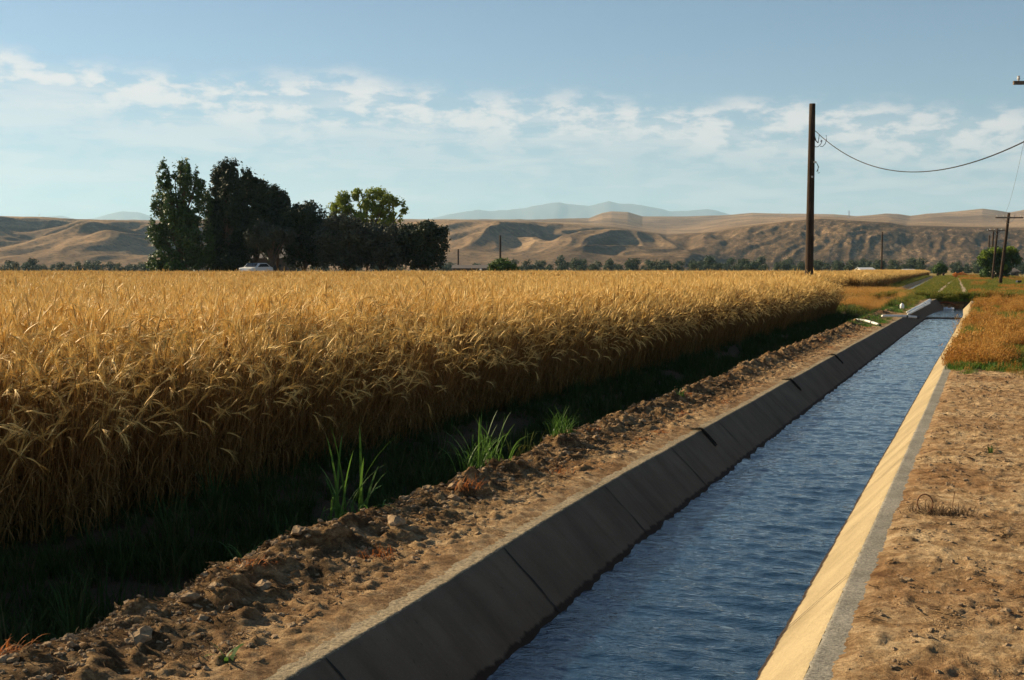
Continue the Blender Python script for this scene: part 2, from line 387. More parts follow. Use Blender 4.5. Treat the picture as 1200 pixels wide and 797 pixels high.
# ------------------------------------------------------------------ terrain heights
CL, CR = -2.47, -0.62           # inner lips of the canal lining
END = 60.5                      # culvert headwall
def canal2_x(s): return -5.6 - np.maximum(0, s - 88) * .0255
def near_in_(s): return .10 * (1 - sstep(3.5, 9.5, s))
YARD = PZ(290, 162)
def ground_z(n, s):
    n = np.asarray(n, float); s = np.asarray(s, float)
    near = 1 - sstep(35, 60, s)
    # left bank: spoil ridge then furrow then field level
    wob = .13 * perlin(s * .55, 3.3) + .06 * perlin(s * 1.7, 8.1)
    d = -(n - (-2.58)) + .07 + wob * sstep(.2, .8, -(n + 2.58))
    ridge = (.075 + .07 * perlin(s * .9, 1.7) + .03 * perlin(s * 2.3, 4.4)) * np.exp(-((d - .74) / .20) ** 2)
    fall = -.30 * sstep(.80, 1.45, d) + .19 * sstep(1.7, 2.5, d)
    zl = .012 + ridge + fall
    lump = np.maximum(0, fbm(n * 4.2, s * 3.1, 4)) * .13 * np.exp(-((d - .70) / .26) ** 2)
    lump2 = np.maximum(0, fbm(n * 11, s * 9, 4)) * .048 * sstep(.10, .28, d) * (1 - sstep(.9, 1.3, d))
    zl = zl + (lump + lump2) * (near * .7 + .3) + .014 * fbm(n * 18, s * 18, 3) * sstep(.03, .12, d)
    # spill over the rim: ragged edge
    edgeL = .012 * fbm(s * 6, n * 6, 3)
    covL = .100 + .035 * fbm(s * 1.6, 3.0, 3) + .018 * fbm(s * 9, n * 9, 2)
    dl = -(n - CL); rt = .010 * perlin(s * .22, 10.0)
    zl = rt + .006 + np.clip(dl - covL, -.2, .09) * .22 + (zl - .012) * sstep(.10, .30, dl) + .010 * fbm(n * 15, s * 13, 3) * sstep(.05, .2, dl)
    # right bank
    e = n - (-.505)
    zr = .004 + .010 * fbm(n * 2.2, s * 2.2, 3) + .030 * np.maximum(0, fbm(n * 7.5 + 5, s * 6.0, 4)) + .034 * np.maximum(0, perlin(n * 15 + 5, s * 11.0) - .08) * sstep(-.1, .3, perlin(n * 1.7, s * 1.3 + 7)) * sstep(.02, .3, e) \
        + .007 * fbm(n * 26, s * 26, 3) * sstep(.0, .1, e) + .006 * fbm(s * 5 + 50, n * 5, 3)
    er = n - CR; covR = .112 + .022 * fbm(s * 1.3, 9.0, 3) + .014 * fbm(s * 9, n * 9, 2)
    zr = .010 * perlin(s * .22, 12.0) + .005 + np.clip(er - covR, -.2, .06) * .22 + zr * sstep(.08, .25, er)
    zr = zr - sstep(1.5, 8, n) * .5 * sstep(15, 60, s) - sstep(2.2, 12, n) * .3
    z = np.where(n < (CL + CR) / 2, zl, zr)
    # trench for the lining
    inside = (n > CL - .05) & (n < CR + .05) & (s < END + .1)
    z = np.where(inside, -1.25, z)
    # track embankment over the culvert, then the verge
    emb = sstep(END - .1, END + .3, s) * (1 - sstep(66, 80, s)) * .24
    zt = np.where(s > END, emb + .02 * fbm(n * 1.5, s * 1.5, 3), 0)
    zt = zt - .13 * sstep(-4.3, -5.2, n) - sstep(1.5, 8, n) * .5 - sstep(2.2, 12, n) * .3
    z = np.where((s > END) & (n > -8), zt, z)
    lift = sstep(44, 58, s) * .14 * sstep(-4.6, -3.2, n) * sstep(END + .1, END, s)
    z = np.where((n < CL - .05), z + lift, z)
    z = np.where(n > CR + .05, z + lift * .5, z)
    # second canal bed
    c2 = canal2_x(s); m2 = (np.abs(n - c2) < .62) & (s > 87.5) & (s < 262)
    z = np.where(m2, -1.2, z)
    far = sstep(90, 400, s)
    z = z * (1 - far * .0) - .9 * sstep(250, 900, np.hypot(n, s)) + .0
    z = z - .5 * sstep(6, 30, n)
    # slightly raised farmyard under the grove
    yu = (n - YARD.x) * RT.x + (s - YARD.y) * RT.y; yv = (n - YARD.x) * FW.x + (s - YARD.y) * FW.y
    z = z + .78 * (1 - sstep(7.5, 10.5, np.abs(yu))) * (1 - sstep(24, 30, np.abs(yv)))
    return z

def axis(segs):
    out = []
    for a, b, d0, d1 in segs:
        L = b - a; k = max(1, int(round(L / ((d0 + d1) / 2)))); t = np.linspace(0, 1, k, endpoint=False)
        out.append(a + L * (t * (d0 + (d1 - d0) * t * .5) / ((d0 + d1) / 2) if d0 != d1 else t))
    out.append(np.array([segs[-1][1]])); return np.unique(np.round(np.concatenate(out), 5))
eps = .001
nx = axis([(-30000, -3000, 4500, 4500), (-3000, -300, 450, 450), (-300, -40, 25, 25), (-40, -12, 3, 3), (-12, -5.2, .4, .4), (-5.2, -4.2, .05, .05), (-4.2, CL - .05, .014, .014),
           (CL - .05 + eps, CL - .045, .01, .01), (CL - .045, CR + .045, .6, .6), (CR + .045, CR + .05, .01, .01),
           (CR + .05 + eps, 1.15, .014, .014), (1.15, 3, .05, .05), (3, 10, .4, .4), (10, 60, 4, 4), (60, 600, 60, 60), (600, 30000, 4200, 4200)])
sy = [-4.0]
while sy[-1] < 62:
    s_ = sy[-1]; sy.append(s_ + max(.018 if 3.5 < s_ < 70 else .12, .0032 * s_))
sy = np.array(sy); sy = np.concatenate([[-3000, -300, -60, -20, -8], sy, [END - .01, END + .1 - eps, END + .1 + eps]])
ss = 62.4; ex = []
while ss < 300: ex.append(ss); ss += .012 * ss
while ss < 40000: ex.append(ss); ss *= 1.12
sy = np.unique(np.concatenate([sy, ex, [87.5 - eps, 87.5 + eps, 262 - eps, 262 + eps]]))
Xg, Yg = np.meshgrid(nx, sy)
Zg = ground_z(Xg, Yg)
Xg = Xg + near_in_(Yg) * sstep(-3.4, -2.75, Xg) * (1 - sstep(-1.9, -1.2, Xg))
# the second canal needs an exact edge: it is sunk with its own lining, ground drops under it
ground = grid_mesh('ground', Xg, Yg, Zg, M['dirt'])
tag(ground, kind='structure')

def gz(x, y): return float(ground_z(np.array([x]), np.array([y]))[0])

# ------------------------------------------------------------------ canal lining
WL = -.325
def near_in(s): return .10 * (1 - sstep(3.5, 9.5, s))
def lip_wob(s): return .010 * perlin(s * .35, 20.1) + .018 * perlin(s * .13, 5.5)
canal = empty('irrigation_canal', (-1.55, 20, 0), 0, 'straight concrete lined irrigation canal running from the foreground to the culvert', 'canal')
def lining(side):
    """sloped face with broken panel joints; side -1 left, +1 right"""
    s = np.unique(np.concatenate([np.arange(-3.5, 20, .05), np.arange(20, END, .2), [END]]))
    depth = np.array([0, -.008, -.03, -.1, -.2, -.3, -.5, -.95])
    S, D = np.meshgrid(s, depth)
    lip = (CL if side < 0 else CR)
    lift = sstep(44, 58, S) * .14 * (1 if side < 0 else .5)
    X = lip - side * (-D) * 1.0 + lip_wob(S) * 1.0 + (near_in(S) if side < 0 else 0)
    X = X + np.where(D > -.005, side * .006, 0) + .0015 * fbm(S * 1.3, D * 4, 3)
    # narrowing into the culvert mouth
    nar = sstep(50, END, S)
    X = X + (-side) * nar * (.25 if side < 0 else .12)
    Zc = D + lift * (1 + np.clip(D, -1, 0)) + .0012 * fbm(S * 9, D * 9, 2) + .010 * (perlin(S * .22, 11.0 + side))
    order = slice(None) if side > 0 else slice(None, None, -1)
    return X[order], S[order], Zc[order]
for side in (-1, 1):
    X, S, Z = lining(side)
    o = grid_mesh('side_slope', X, S, Z, M['concrete_shade_tone'] if side < 0 else M['concrete'])
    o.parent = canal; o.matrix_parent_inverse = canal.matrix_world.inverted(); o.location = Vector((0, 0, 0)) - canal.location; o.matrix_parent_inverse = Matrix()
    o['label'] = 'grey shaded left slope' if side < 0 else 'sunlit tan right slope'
    # rim: flat top with rough outer edge
    s = np.unique(np.concatenate([np.arange(-3.5, 22, .03), np.arange(22, END, .15), [END]]))
    u = np.array([-.0, .006, .02, .05, .08, .12, .16, .24, .30, .31]); S2, U = np.meshgrid(s, u)
    lip = CL if side < 0 else CR
    X2 = lip + lip_wob(S2) + (near_in(S2) if side < 0 else 0) + side * (U + .004) + (-side) * sstep(50, END, S2) * (.25 if side < 0 else .12)
    X2 = X2 + (U < .01) * .011 * fbm(S2 * 16, U * 3, 3)
    lift = sstep(44, 58, S2) * .14 * (1 if side < 0 else .5)
    Z2 = lift + .010 * perlin(S2 * .22, 11.0 + side) + .004 + .0065 * fbm(S2 * 22, U * 22, 3) - (U < .003) * .008 - (U > .305) * .25
    if side > 0: X2, S2, Z2 = X2[::-1], S2[::-1], Z2[::-1]
    o = grid_mesh('rim', X2[::-1], S2[::-1], Z2[::-1], M['rim_tan'] if side < 0 else M['rim'], True)
    o.parent = canal; o.location = -canal.location
# bed
b = MB(); b.box((-1.55, 28.5, -.97), (.6, 64, .06)); o = b.build('bed', M['concrete_shade_tone'], canal, -canal.location)
# joints as thin sealant strips let into the slopes
jp = [PG(577, 642).y, PG(704, 570).y, PG(783, 525).y, PG(840, 494).y, PG(886, 471).y, PG(360, 769).y]
jl = sorted(jp); step = 1.86
while jl[-1] < 44: jl.append(jl[-1] + step + random.uniform(-.1, .1))
while jl[0] > -1: jl.insert(0, jl[0] - step)
for side in (-1, 1):
    for s in jl:
        mb = MB(); lip = CL if side < 0 else CR
        w = .006 if side < 0 else .007
        if s < 0 or s > 40: continue
        pts = []
        for k in range(9):
            d = k / 8 * .42; yy = s + .012 * perlin(d * 9, s * 3) * 2
            xo = lip - side * d + float(lip_wob(s)) + (float(near_in(s)) if side < 0 else 0) + .004 * float(fbm(s * 1.3, -d * 4, 3))
            zo = -d + .010 * float(perlin(s * .22, 11.0 + side)) + (.0035 if side < 0 else .007)
            pts.append((xo - side * .003, yy, zo))
        vs = []
        for (x, y, z) in pts:
            ww = w * (1 + .6 * random.uniform(-1, 1))
            vs += [(x, y - ww, z), (x, y + ww, z)]
        mb.add(vs, [(2 * i, 2 * i + 1, 2 * i + 3, 2 * i + 2) for i in range(8)])
        o = mb.build('panel_joint', M['joint'], canal, -canal.location)

# headwall and culvert
hw = empty('culvert_headwall', (-1.5, END + .1, 0), 0, 'dark earth capped concrete headwall with culvert mouth at the far end of the canal', 'culvert')
mb = MB()
mb.box((-1.75, .05, -.5), (1.1, .22, 1.38)); mb.box((1.15 - .25, .05, -.5), (.9, .22, 1.38)); mb.box((-.35, .05, .06), (1.7, .22, .26)); mb.box((-.35, .05, -.9), (1.7, .22, .9))
mb.build('wall', M['concrete_shade_tone'], hw)
mb = MB(); ring = [(-.35 + .52 * cos(a), 0, -.3 + .30 * sin(a)) for a in np.linspace(0, 2 * pi, 25)]
mb.tube([(x, -.08, z) for x, y, z in ring], .035, 6); mb.build('culvert_ring', M['rust'], hw)
mb = MB(); mb.box((-.35, .30, -.3), (1.05, .05, .62)); mb.build('dark_throat_panel', M['joint'], hw)  # flat near-black panel stands in for the unlit inside of the culvert

# check board across the canal
cb = empty('check_board', (-1.55, 49.2, 0), 0, 'dark timber check board lying across the canal water before the culvert', 'check board')
mb = MB(); mb.box((0, 0, -.36), (1.36, .06, .16)); mb.build('board', M['grey_wood'], cb)
mb = MB(); mb.tube([(0.4, .06, -.6), (.4, .06, -.2)], .02, 6); mb.build('stake', M['grey_wood'], cb)

# ------------------------------------------------------------------ water
def water(name, s0, s1, x0, x1, z, amp, curve=None, ds=.02):
    s = [s0]
    while s[-1] < s1: s.append(s[-1] + max(ds, .0022 * s[-1]))
    s = np.array(s); x = np.linspace(x0, x1, max(8, int((x1 - x0) / .022)))
    X, S = np.meshgrid(x, s)
    if curve is not None: X = X + curve(S)
    fade = np.clip(1.15 - S / 90, .5, 1)
    w1 = fbm(X * 1.5 + .7 * perlin(S * .4, X * .4), S * 3.5 + X * .8 + .5 * perlin(S * .7, X * 1.1), 3) * (.75 + .7 * perlin(X * .5 + 3, S * .33))
    w2 = fbm(X * 4.5 + 3, S * 8.5 - X * 1.6, 3); w3 = ridged(X * 2.2 + 9, S * 3.2 + X * .7, 2)
    Zw = z + amp * (w1 * 1.0 + w2 * .42 + w3 * .30) * fade
    o = grid_mesh(name, X, S, Zw, M['water']); tag(o, kind='structure'); return o
water('water', -3.2, 49.2, -2.22, -.87, WL, .0215)
water('water_behind_board', 49.25, END + .3, -2.26, -.84, WL + .055, .008)
# foam where the culvert spills
mb = MB()
for k in range(60):
    x = random.uniform(-2.1, -1.45); y = END - random.uniform(.05, 1.2) ** 1.3; r = random.uniform(.02, .06)
    mb.tube([(x, y, WL + .05), (x + random.uniform(-.02, .02), y, WL + .05 + r * 1.3)], [r, r * .4], 6)
o = mb.build('white_water', M['foam']); tag(o, 'white foam spilling from the culvert mouth', 'foam', kind='stuff')

# second canal beyond the track
c2 = empty('distant_canal', (-5.6, 88, 0), 0, 'narrow far canal reach beside the track beyond the culvert', 'canal')
s = np.arange(87.6, 262, 1.0)
for side in (-1, 1):
    u = np.array([0, .35, .5, .85, 1.0]); zz = np.array([-.85, -.5, -.35, .03, .05])
    S, U = np.meshgrid(s, u); Zz = np.repeat(zz[:, None], len(s), 1)
    X = canal2_x(S) + side * (.05 + U * .55)
    o = grid_mesh('side_slope', X if side > 0 else X[::-1], S if side > 0 else S[::-1], Zz if side > 0 else Zz[::-1], M['concrete'])
    o.parent = c2; o.location = -c2.location
s = np.arange(87.6, 262, .5); x = np.linspace(-.34, .34, 10); X, S = np.meshgrid(x, s)
o = grid_mesh('far_water', X + canal2_x(S), S, -.28 + .004 * fbm(X * 4, S * 4, 2), M['water']); tag(o, kind='structure')

# ------------------------------------------------------------------ wheel tracks
def rut(p, w):
    mb = MB(); vs = []
    P2 = []
    for i in range(len(p) - 1):
        for k in range(10):
            t = k / 10; P2.append((p[i][0] * (1 - t) + p[i + 1][0] * t, p[i][1] * (1 - t) + p[i + 1][1] * t))
    for i, (x, y) in enumerate(P2):
        ww = w * (.8 + .5 * abs(float(perlin(i * .7, w * 9))))
        for q in (-1, 1):
            xx = x + q * ww; vs.append((xx, y, gz(xx, y) + .03))
    mb.add(vs, [(2 * i, 2 * i + 1, 2 * i + 3, 2 * i + 2) for i in range(len(P2) - 1)])
    return mb
r1 = [tuple(PG(1131, 350, .2).xy), tuple(PG(1130, 342).xy), tuple(PG(1126, 334).xy), tuple(PG(1124, 329).xy), tuple(PG(1122, 325.5).xy)]
r2 = [tuple(PG(1098, 346, .15).xy), tuple(PG(1104, 340).xy), tuple(PG(1112, 333).xy), tuple(PG(1118, 328.5).xy), tuple(PG(1119.5, 325.5).xy)]
for r_ in (r1, r2):
    o = rut(r_, .24).build('track', M['dust_path']); tag(o, kind='structure')

# ------------------------------------------------------------------ instancing of uncountable growth
def variants(name, makers):
    c = bpy.data.collections.new(name)
    for i, (mb, mats) in enumerate(makers):
        o = mb.build('%s_%02d' % (name, i), mats, link=False)
        if hasattr(mb, 'mi'): o.data.polygons.foreach_set('material_index', mb.mi)
        c.objects.link(o)
    return c
def scatter(name, P, rot, scl, idx, coll, label, cat, kind='stuff'):
    me = bpy.data.meshes.new(name); n = len(P)
    me.vertices.add(n); me.vertices.foreach_set('co', np.asarray(P, np.float32).ravel())
    a = me.attributes.new('rot', 'FLOAT_VECTOR', 'POINT'); a.data.foreach_set('vector', np.asarray(rot, np.float32).ravel())
    a = me.attributes.new('scl', 'FLOAT_VECTOR', 'POINT'); a.data.foreach_set('vector', np.asarray(scl, np.float32).ravel())
    a = me.attributes.new('idx', 'INT', 'POINT'); a.data.foreach_set('value', np.asarray(idx, np.int32))
    o = bpy.data.objects.new(name, me); COL.objects.link(o); tag(o, label, cat, kind=kind)
    ng = bpy.data.node_groups.new(name + '_nodes', 'GeometryNodeTree')
    ng.interface.new_socket('Geometry', in_out='INPUT', socket_type='NodeSocketGeometry')
    ng.interface.new_socket('Geometry', in_out='OUTPUT', socket_type='NodeSocketGeometry')
    gi = ng.nodes.new('NodeGroupInput'); go = ng.nodes.new('NodeGroupOutput')
    ip = ng.nodes.new('GeometryNodeInstanceOnPoints'); ci = ng.nodes.new('GeometryNodeCollectionInfo')
    ci.inputs['Collection'].default_value = coll; ci.inputs['Separate Children'].default_value = True; ci.inputs['Reset Children'].default_value = True
    def att(nm, typ):
        k = ng.nodes.new('GeometryNodeInputNamedAttribute'); k.data_type = typ; k.inputs['Name'].default_value = nm; return k.outputs['Attribute']
    L = ng.links.new
    L(gi.outputs[0], ip.inputs['Points']); L(ci.outputs[0], ip.inputs['Instance'])
    ip.inputs['Pick Instance'].default_value = True
    L(att('idx', 'INT'), ip.inputs['Instance Index'])
    er = ng.nodes.new('FunctionNodeEulerToRotation'); L(att('rot', 'FLOAT_VECTOR'), er.inputs[0]); L(er.outputs[0], ip.inputs['Rotation'])
    L(att('scl', 'FLOAT_VECTOR'), ip.inputs['Scale'])
    L(ip.outputs[0], go.inputs[0])
    md = o.modifiers.new('scatter', 'NODES'); md.node_group = ng
    return o

# ---- wheat
def wheat_clump(n, rad, lod, wild=0.0, seed=0):
    rd = random.Random(seed); mb = MB(); mi = []
    def mark(k):
        mi.extend([k] * (len(mb.f) - len(mi)))
    for i in range(n):
        a = rd.uniform(0, 2 * pi); r = rad * math.sqrt(rd.random())
        x, y = r * cos(a), r * sin(a)
        az = rd.uniform(0, 2 * pi) if rd.random() > .35 else rd.gauss(pi * .9, .6)
        H = rd.gauss(1.0, .072) * (1 - wild * rd.random() * .35); lean = abs(rd.gauss(.07, .07)) + wild * rd.random() * .45
        nod = rd.choice([.15, .4, .8, 1.3, 1.7, 2.1]) * rd.uniform(.7, 1.2)
        p = Vector((x, y, 0)); ang = lean; pts = [p.copy()]
        segs = 4 if lod == 0 else 2
        for k in range(segs):
            L = H * .88 / segs; ang += rd.uniform(-.02, .05)
            p = p + Vector((sin(ang) * cos(az), sin(ang) * sin(az), cos(ang))) * L; pts.append(p.copy())
        neck = 3 if lod == 0 else 1
        for k in range(neck):
            ang += nod / neck * .6; L = .10 / neck
            p = p + Vector((sin(ang) * cos(az), sin(ang) * sin(az), cos(ang))) * L; pts.append(p.copy())
        w = .0026 if lod == 0 else (.004 if lod == 1 else .007)
        tw = rd.uniform(0, pi); dx = Vector((cos(tw), sin(tw), 0)) * w
        vs = []
        for q in pts: vs += [q - dx, q + dx]
        mb.add(vs, [(2 * k, 2 * k + 1, 2 * k + 3, 2 * k + 2) for k in range(len(pts) - 1)]); mark(0)
        # ear: ridged spindle following the bend
        seg = 5 if lod == 0 else 3; L = rd.uniform(.085, .115) * (1 if lod < 2 else 1.1); rr = rd.uniform(.0052, .0072) * (1, 1.25, 1.9)[lod]
        ear = [p.copy()]; dirs = []
        for k in range(seg):
            ang += nod * .45 / seg; d = Vector((sin(ang) * cos(az), sin(ang) * sin(az), cos(ang))); dirs.append(d)
            p = p + d * L / seg; ear.append(p.copy())
        prof = [.45, 1.0, 1.05, .95, .75, .3][:seg + 1] if lod == 0 else [.5, 1.1, .9, .25]
        side = Vector((-sin(az), cos(az), 0)); vs = []
        for k, q in enumerate(ear):
            d = dirs[min(k, seg - 1)]; up = side.cross(d); rk = rr * prof[k]
            if k % 2 and lod == 0: rk *= .86
            if lod < 2: vs += [q + side * rk, q + up * rk * .75, q - side * rk, q - up * rk * .75]
            else: vs += [q + side * rk, q + up * rk, q - side * rk]
        m = 4 if lod < 2 else 3
        mb.add(vs, [(k * m + j, k * m + (j + 1) % m, (k + 1) * m + (j + 1) % m, (k + 1) * m + j) for k in range(seg) for j in range(m)]); mark(1)
        # awns
        for j in range((15, 6, 3)[lod]):
            t = rd.uniform(.25, 1); k = min(seg, int(t * seg)); q = ear[k]; d = dirs[min(k, seg - 1)]
            up = side.cross(d); th = rd.uniform(0, 2 * pi)
            dd = (d + (side * cos(th) + up * sin(th)) * rd.uniform(.15, .35)).normalized()
            aw = (.0011, .0022, .005)[lod]; e = q + dd * rd.uniform(.07, .12)
            sd = dd.cross(Vector((rd.random(), rd.random(), rd.random()))).normalized() * aw
            mb.add([q - sd, q + sd, e], [(0, 1, 2)])
        mark(1)
        # dry leaves
        if lod < 2:
            for j in range(4 if lod == 0 else 3):
                if rd.random() < .8:
                    hz = rd.uniform(.2, .8) * H * .88; kk = min(len(pts) - 1, int(hz / (H * .88) * segs)); base = pts[kk]
                    mb.blade(tuple(base), rd.uniform(0, 2 * pi), rd.uniform(.14, .30), rd.uniform(1.1, 2.6), rd.uniform(.0045, .009), 4 if lod == 0 else 2); mark(0)
    mb.mi = mi
    return mb, [M['straw'], M['ear']]
def weed_clump(seed):
    rd = random.Random(seed); mb = MB()
    for i in range(26):
        mb.blade((rd.gauss(0, .03), rd.gauss(0, .03), rd.uniform(.3, .85)), rd.uniform(0, 2 * pi), rd.uniform(.1, .25), rd.uniform(.5, 1.4), .012, 3)
    return mb, [M['mixed_blade']]
V0 = [wheat_clump(11, .12, 0, 0, 100 + i) for i in range(14)] + [wheat_clump(9, .12, 0, 1.0, 200 + i) for i in range(8)]
V1 = [wheat_clump(14, .17, 1, .1, 300 + i) for i in range(10)] + [wheat_clump(12, .17, 1, .9, 320 + i) for i in range(4)]
V2 = [wheat_clump(45, .42, 2, .15, 400 + i) for i in range(8)]
wcol = variants('wheat_clump', V0 + V1 + V2 + [weed_clump(5), weed_clump(6)])
def edge_x(s):
    e = np.where(s < 46.5, -5.05, np.where(s < 80, -8.3, -7.6 - (s - 80) * .025))
    return e + .14 * perlin(s * .8, 31.0) + .07 * perlin(s * 2.9, 14.0)
def to_px(x, y):
    Zc = x * FW.x + y * FW.y; Xc = x * RT.x + y * RT.y
    return 600 + Xc / np.maximum(Zc, .1) * F * cos(PITCH), Zc
WP, WR, WS, WI = [], [], [], []
def wheat_zone(z0, z1, dens, i0, i1, wild0=None, wild1=None, base=1.0, margin=None):
    rngw = np.random.default_rng(int(z0 * 10) + (1 if margin is None else 77))
    xlim = z1 * .62 + 4
    n = int(dens * (xlim + 12 + z1 * .4) * (z1 * 1.35 + 4))
    x = rngw.uniform(-z1 * 1.0 - 6, 3 if z1 < 100 else -4, int(n)); 
    y = rngw.uniform(-3, z1 * 1.2 + 5, int(n))
    # correct the density to the sampled rectangle
    area = ((3 if z1 < 100 else -4) + z1 * 1.0 + 6) * (z1 * 1.2 + 8); want = int(area * dens)
    if want > n:
        x = rngw.uniform(-z1 - 6, 3 if z1 < 100 else -4, want); y = rngw.uniform(-3, z1 * 1.2 + 5, want)
    else: x, y = x[:want], y[:want]
    px, Zc = to_px(x, y)
    e = edge_x(y)
    ok = (Zc >= z0) & (Zc < z1) & (x < e) & (px > -150 - 1500 / np.maximum(Zc, 1)) & (px < 1250)
    lim = np.where(px > 1000, 300, 152 + 4 * perlin(px * .02, 3.0)); lim = lim - 22 * sstep(95, 135, px) * (1 - sstep(435, 470, px)); ok &= Zc < lim
    if margin: ok &= (e - x < margin)
    x, y, e = x[ok], y[ok], e[ok]; m = len(x); dep = e - x
    z = ground_z(x, y)
    h = (.98 + .12 * sstep(.1, .7, dep)) + .035 * fbm(x * .35, y * .35, 2) + .05 * perlin(x * 1.3, y * 1.3)
    sc = h * base * rngw.uniform(.93, 1.06, m) * np.where(rngw.random(m) < .025, rngw.uniform(1.06, 1.16, m), 1)
    idx = rngw.integers(i0, i1, m)
    lean = np.zeros(m); out = dep < .45
    if wild0 is not None:
        w = rngw.random(m) < np.where(out, .55, .06); idx = np.where(w, rngw.integers(wild0, wild1, m), idx)
    tilt = np.where(out, np.abs(rngw.normal(.09, .07, m)), rngw.normal(0, .03, m))
    # rows at the edge lean out over the furrow
    rz = rngw.uniform(0, 2 * pi, m)
    # tilt about world Y then random spin: euler XYZ with spin applied first needs x/y split
    rx = tilt * np.sin(rz) * 1.0; ry = tilt * np.cos(rz)
    WP.append(np.stack([x, y, z - .01], 1)); WR.append(np.stack([rx, ry, rz], 1)); WS.append(np.stack([sc, sc, sc], 1)); WI.append(idx)
nV0, nV1, nV2 = len(V0), len(V1), len(V2)
wheat_zone(2.0, 17, 40, 0, 14, 14, 22)
wheat_zone(2.0, 17, 45, 0, 14, 14, 22, 1.0, 1.6)
wheat_zone(17, 48, 30, nV0, nV0 + 10, nV0 + 10, nV0 + 14, 1.0, 2.0)
wheat_zone(17, 48, 26, nV0, nV0 + 10, nV0 + 10, nV0 + 14)
wheat_zone(48, 300, 5.5, nV0 + nV1, nV0 + nV1 + nV2)
# some green weeds in the crop
for k in range(70):
    Z = random.uniform(9, 60) if k > 10 else random.uniform(7, 12); px = random.uniform(-40, 980); p = PZ(px, Z)
    if p.x < edge_x(np.array([p.y]))[0] - .4:
        WP.append([[p.x, p.y, .12 - .1 * (random.random())]]); WR.append([[0, 0, random.uniform(0, 6)]]); q = random.uniform(.95, 1.15); WS.append([[q, q, q]]); WI.append([nV0 + nV1 + nV2 + k % 2])
scatter('wheat_field', np.concatenate(WP), np.concatenate(WR), np.concatenate(WS), np.concatenate(WI), wcol,
        'ripe golden wheat field with nodding bearded ears', 'wheat')
print('wheat clumps', sum(len(a) for a in WP))

# ---- grasses
def tuft(n, rad, h, w, lean, mat, seed, seg=3):
    rd = random.Random(seed); mb = MB()
    for i in range(n):
        a = rd.uniform(0, 2 * pi); r = rad * rd.random() ** .7
        az = a + rd.gauss(0, .9)
        mb.blade((r * cos(a), r * sin(a), 0), az, h * rd.uniform(.45, 1.15), lean * rd.uniform(.3, 1.4), w * rd.uniform(.6, 1.3), seg)
    return mb, [mat]
def seedgrass(n, rad, h, mat, seed):
    """dry annual grass: thin culms with drooping seed heads"""
    rd = random.Random(seed); mb = MB()
    for i in range(n):
        a = rd.uniform(0, 2 * pi); r = rad * rd.random() ** .6; az = rd.uniform(0, 2 * pi)
        H = h * rd.uniform(.5, 1.1); x, y = r * cos(a), r * sin(a)
        mb.blade((x, y, 0), az, H, rd.uniform(.2, .8), .004, 3)
        for k in range(3):
            t = rd.uniform(.5, .95); mb.blade((x + cos(az) * H * .12 * t, y + sin(az) * H * .12 * t, H * t * .93), rd.uniform(0, 2 * pi), rd.uniform(.03, .06), rd.uniform(.8, 1.8), .011, 2)
        if rd.random() < .5: mb.blade((x, y, 0), rd.uniform(0, 2 * pi), H * .6, 1.3, .006, 3)
    return mb, [mat]
G = []
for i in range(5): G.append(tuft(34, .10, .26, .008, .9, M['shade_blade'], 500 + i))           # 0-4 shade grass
for i in range(4): G.append(tuft(40, .12, .12, .007, .8, M['green_blade'], 520 + i))           # 5-8 short green
for i in range(5): G.append(seedgrass(30, .13, .24, M['dry_blade'], 540 + i))                  # 9-13 orange
for i in range(4): G.append(seedgrass(26, .14, .55, M['gold_blade'], 560 + i))                 # 14-17 tall gold
for i in range(4): G.append(seedgrass(30, .14, .20, M['mixed_blade'], 580 + i))                # 18-21 half dry
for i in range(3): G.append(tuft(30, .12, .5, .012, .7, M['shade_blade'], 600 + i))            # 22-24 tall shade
gcol = variants('grass_clump', G)
GP = {'s': [], 'v': [], 'g': []}
def put(key, x, y, sc, i, flat=1.0):
    GP[key].append((x, y, sc, i, flat))
# furrow between wheat and bank (dark, shaded)
rg = np.random.default_rng(12)
for k in range(6500):
    y = 3.0 + 44 * rg.random() ** 1.45; dens = rg.random()
    x = rg.uniform(-5.5, -3.62 + .12 * float(perlin(y * 1.1, 40.)))
    if dens < .25 and x > -4.1: continue
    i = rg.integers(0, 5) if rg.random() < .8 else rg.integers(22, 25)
    sc = rg.uniform(.35, .85) * (.5 + .4 * min(1, (-3.55 - x) / .6)) * (.7 if x < -4.8 else 1)
    if float(perlin(x * 1.6, y * .8)) < -.3: continue
    put('s', x, y, sc, i)
# right verge: green strip at its front, orange behind
for k in range(9000):
    y = 19.7 + 45 * rg.random() ** 1.3
    x = rg.uniform(-.55 if y > 21 else -.5, 1.2 + (y - 19) * .09)
    if y > END and x < -.3: pass
    g = float(perlin(x * .6 + 4, y * .22)); fr = y < 20.2 + .35 * float(perlin(x * 2, 7.)) + .3 * rg.random()
    if y < 20.0 + .6 * float(perlin(x * 1.7, 2.)) and rg.random() < .88: continue
    if fr: i = rg.integers(5, 9); sc = rg.uniform(.7, 1.2)
    elif float(perlin(x * 1.1 + 9, y * .5)) > .38: continue
    elif g > .10: i = rg.integers(18, 22); sc = rg.uniform(.4, .9)
    elif g < -.30: i = rg.integers(5, 9); sc = rg.uniform(.6, 1.1)
    else: i = rg.integers(9, 14) if rg.random() < .97 else rg.integers(14, 18); sc = rg.uniform(.45, 1.2) * (1 + .7 * float(perlin(x * 1.5, y * .6)))
    put('v', x, y, sc, i)
for k in range(110):
    put('v', rg.uniform(-.42, 2.2), 20.2 - abs(rg.normal(0, .7)), rg.uniform(.3, .75), rg.choice([5, 6, 9, 10, 18, 19]))
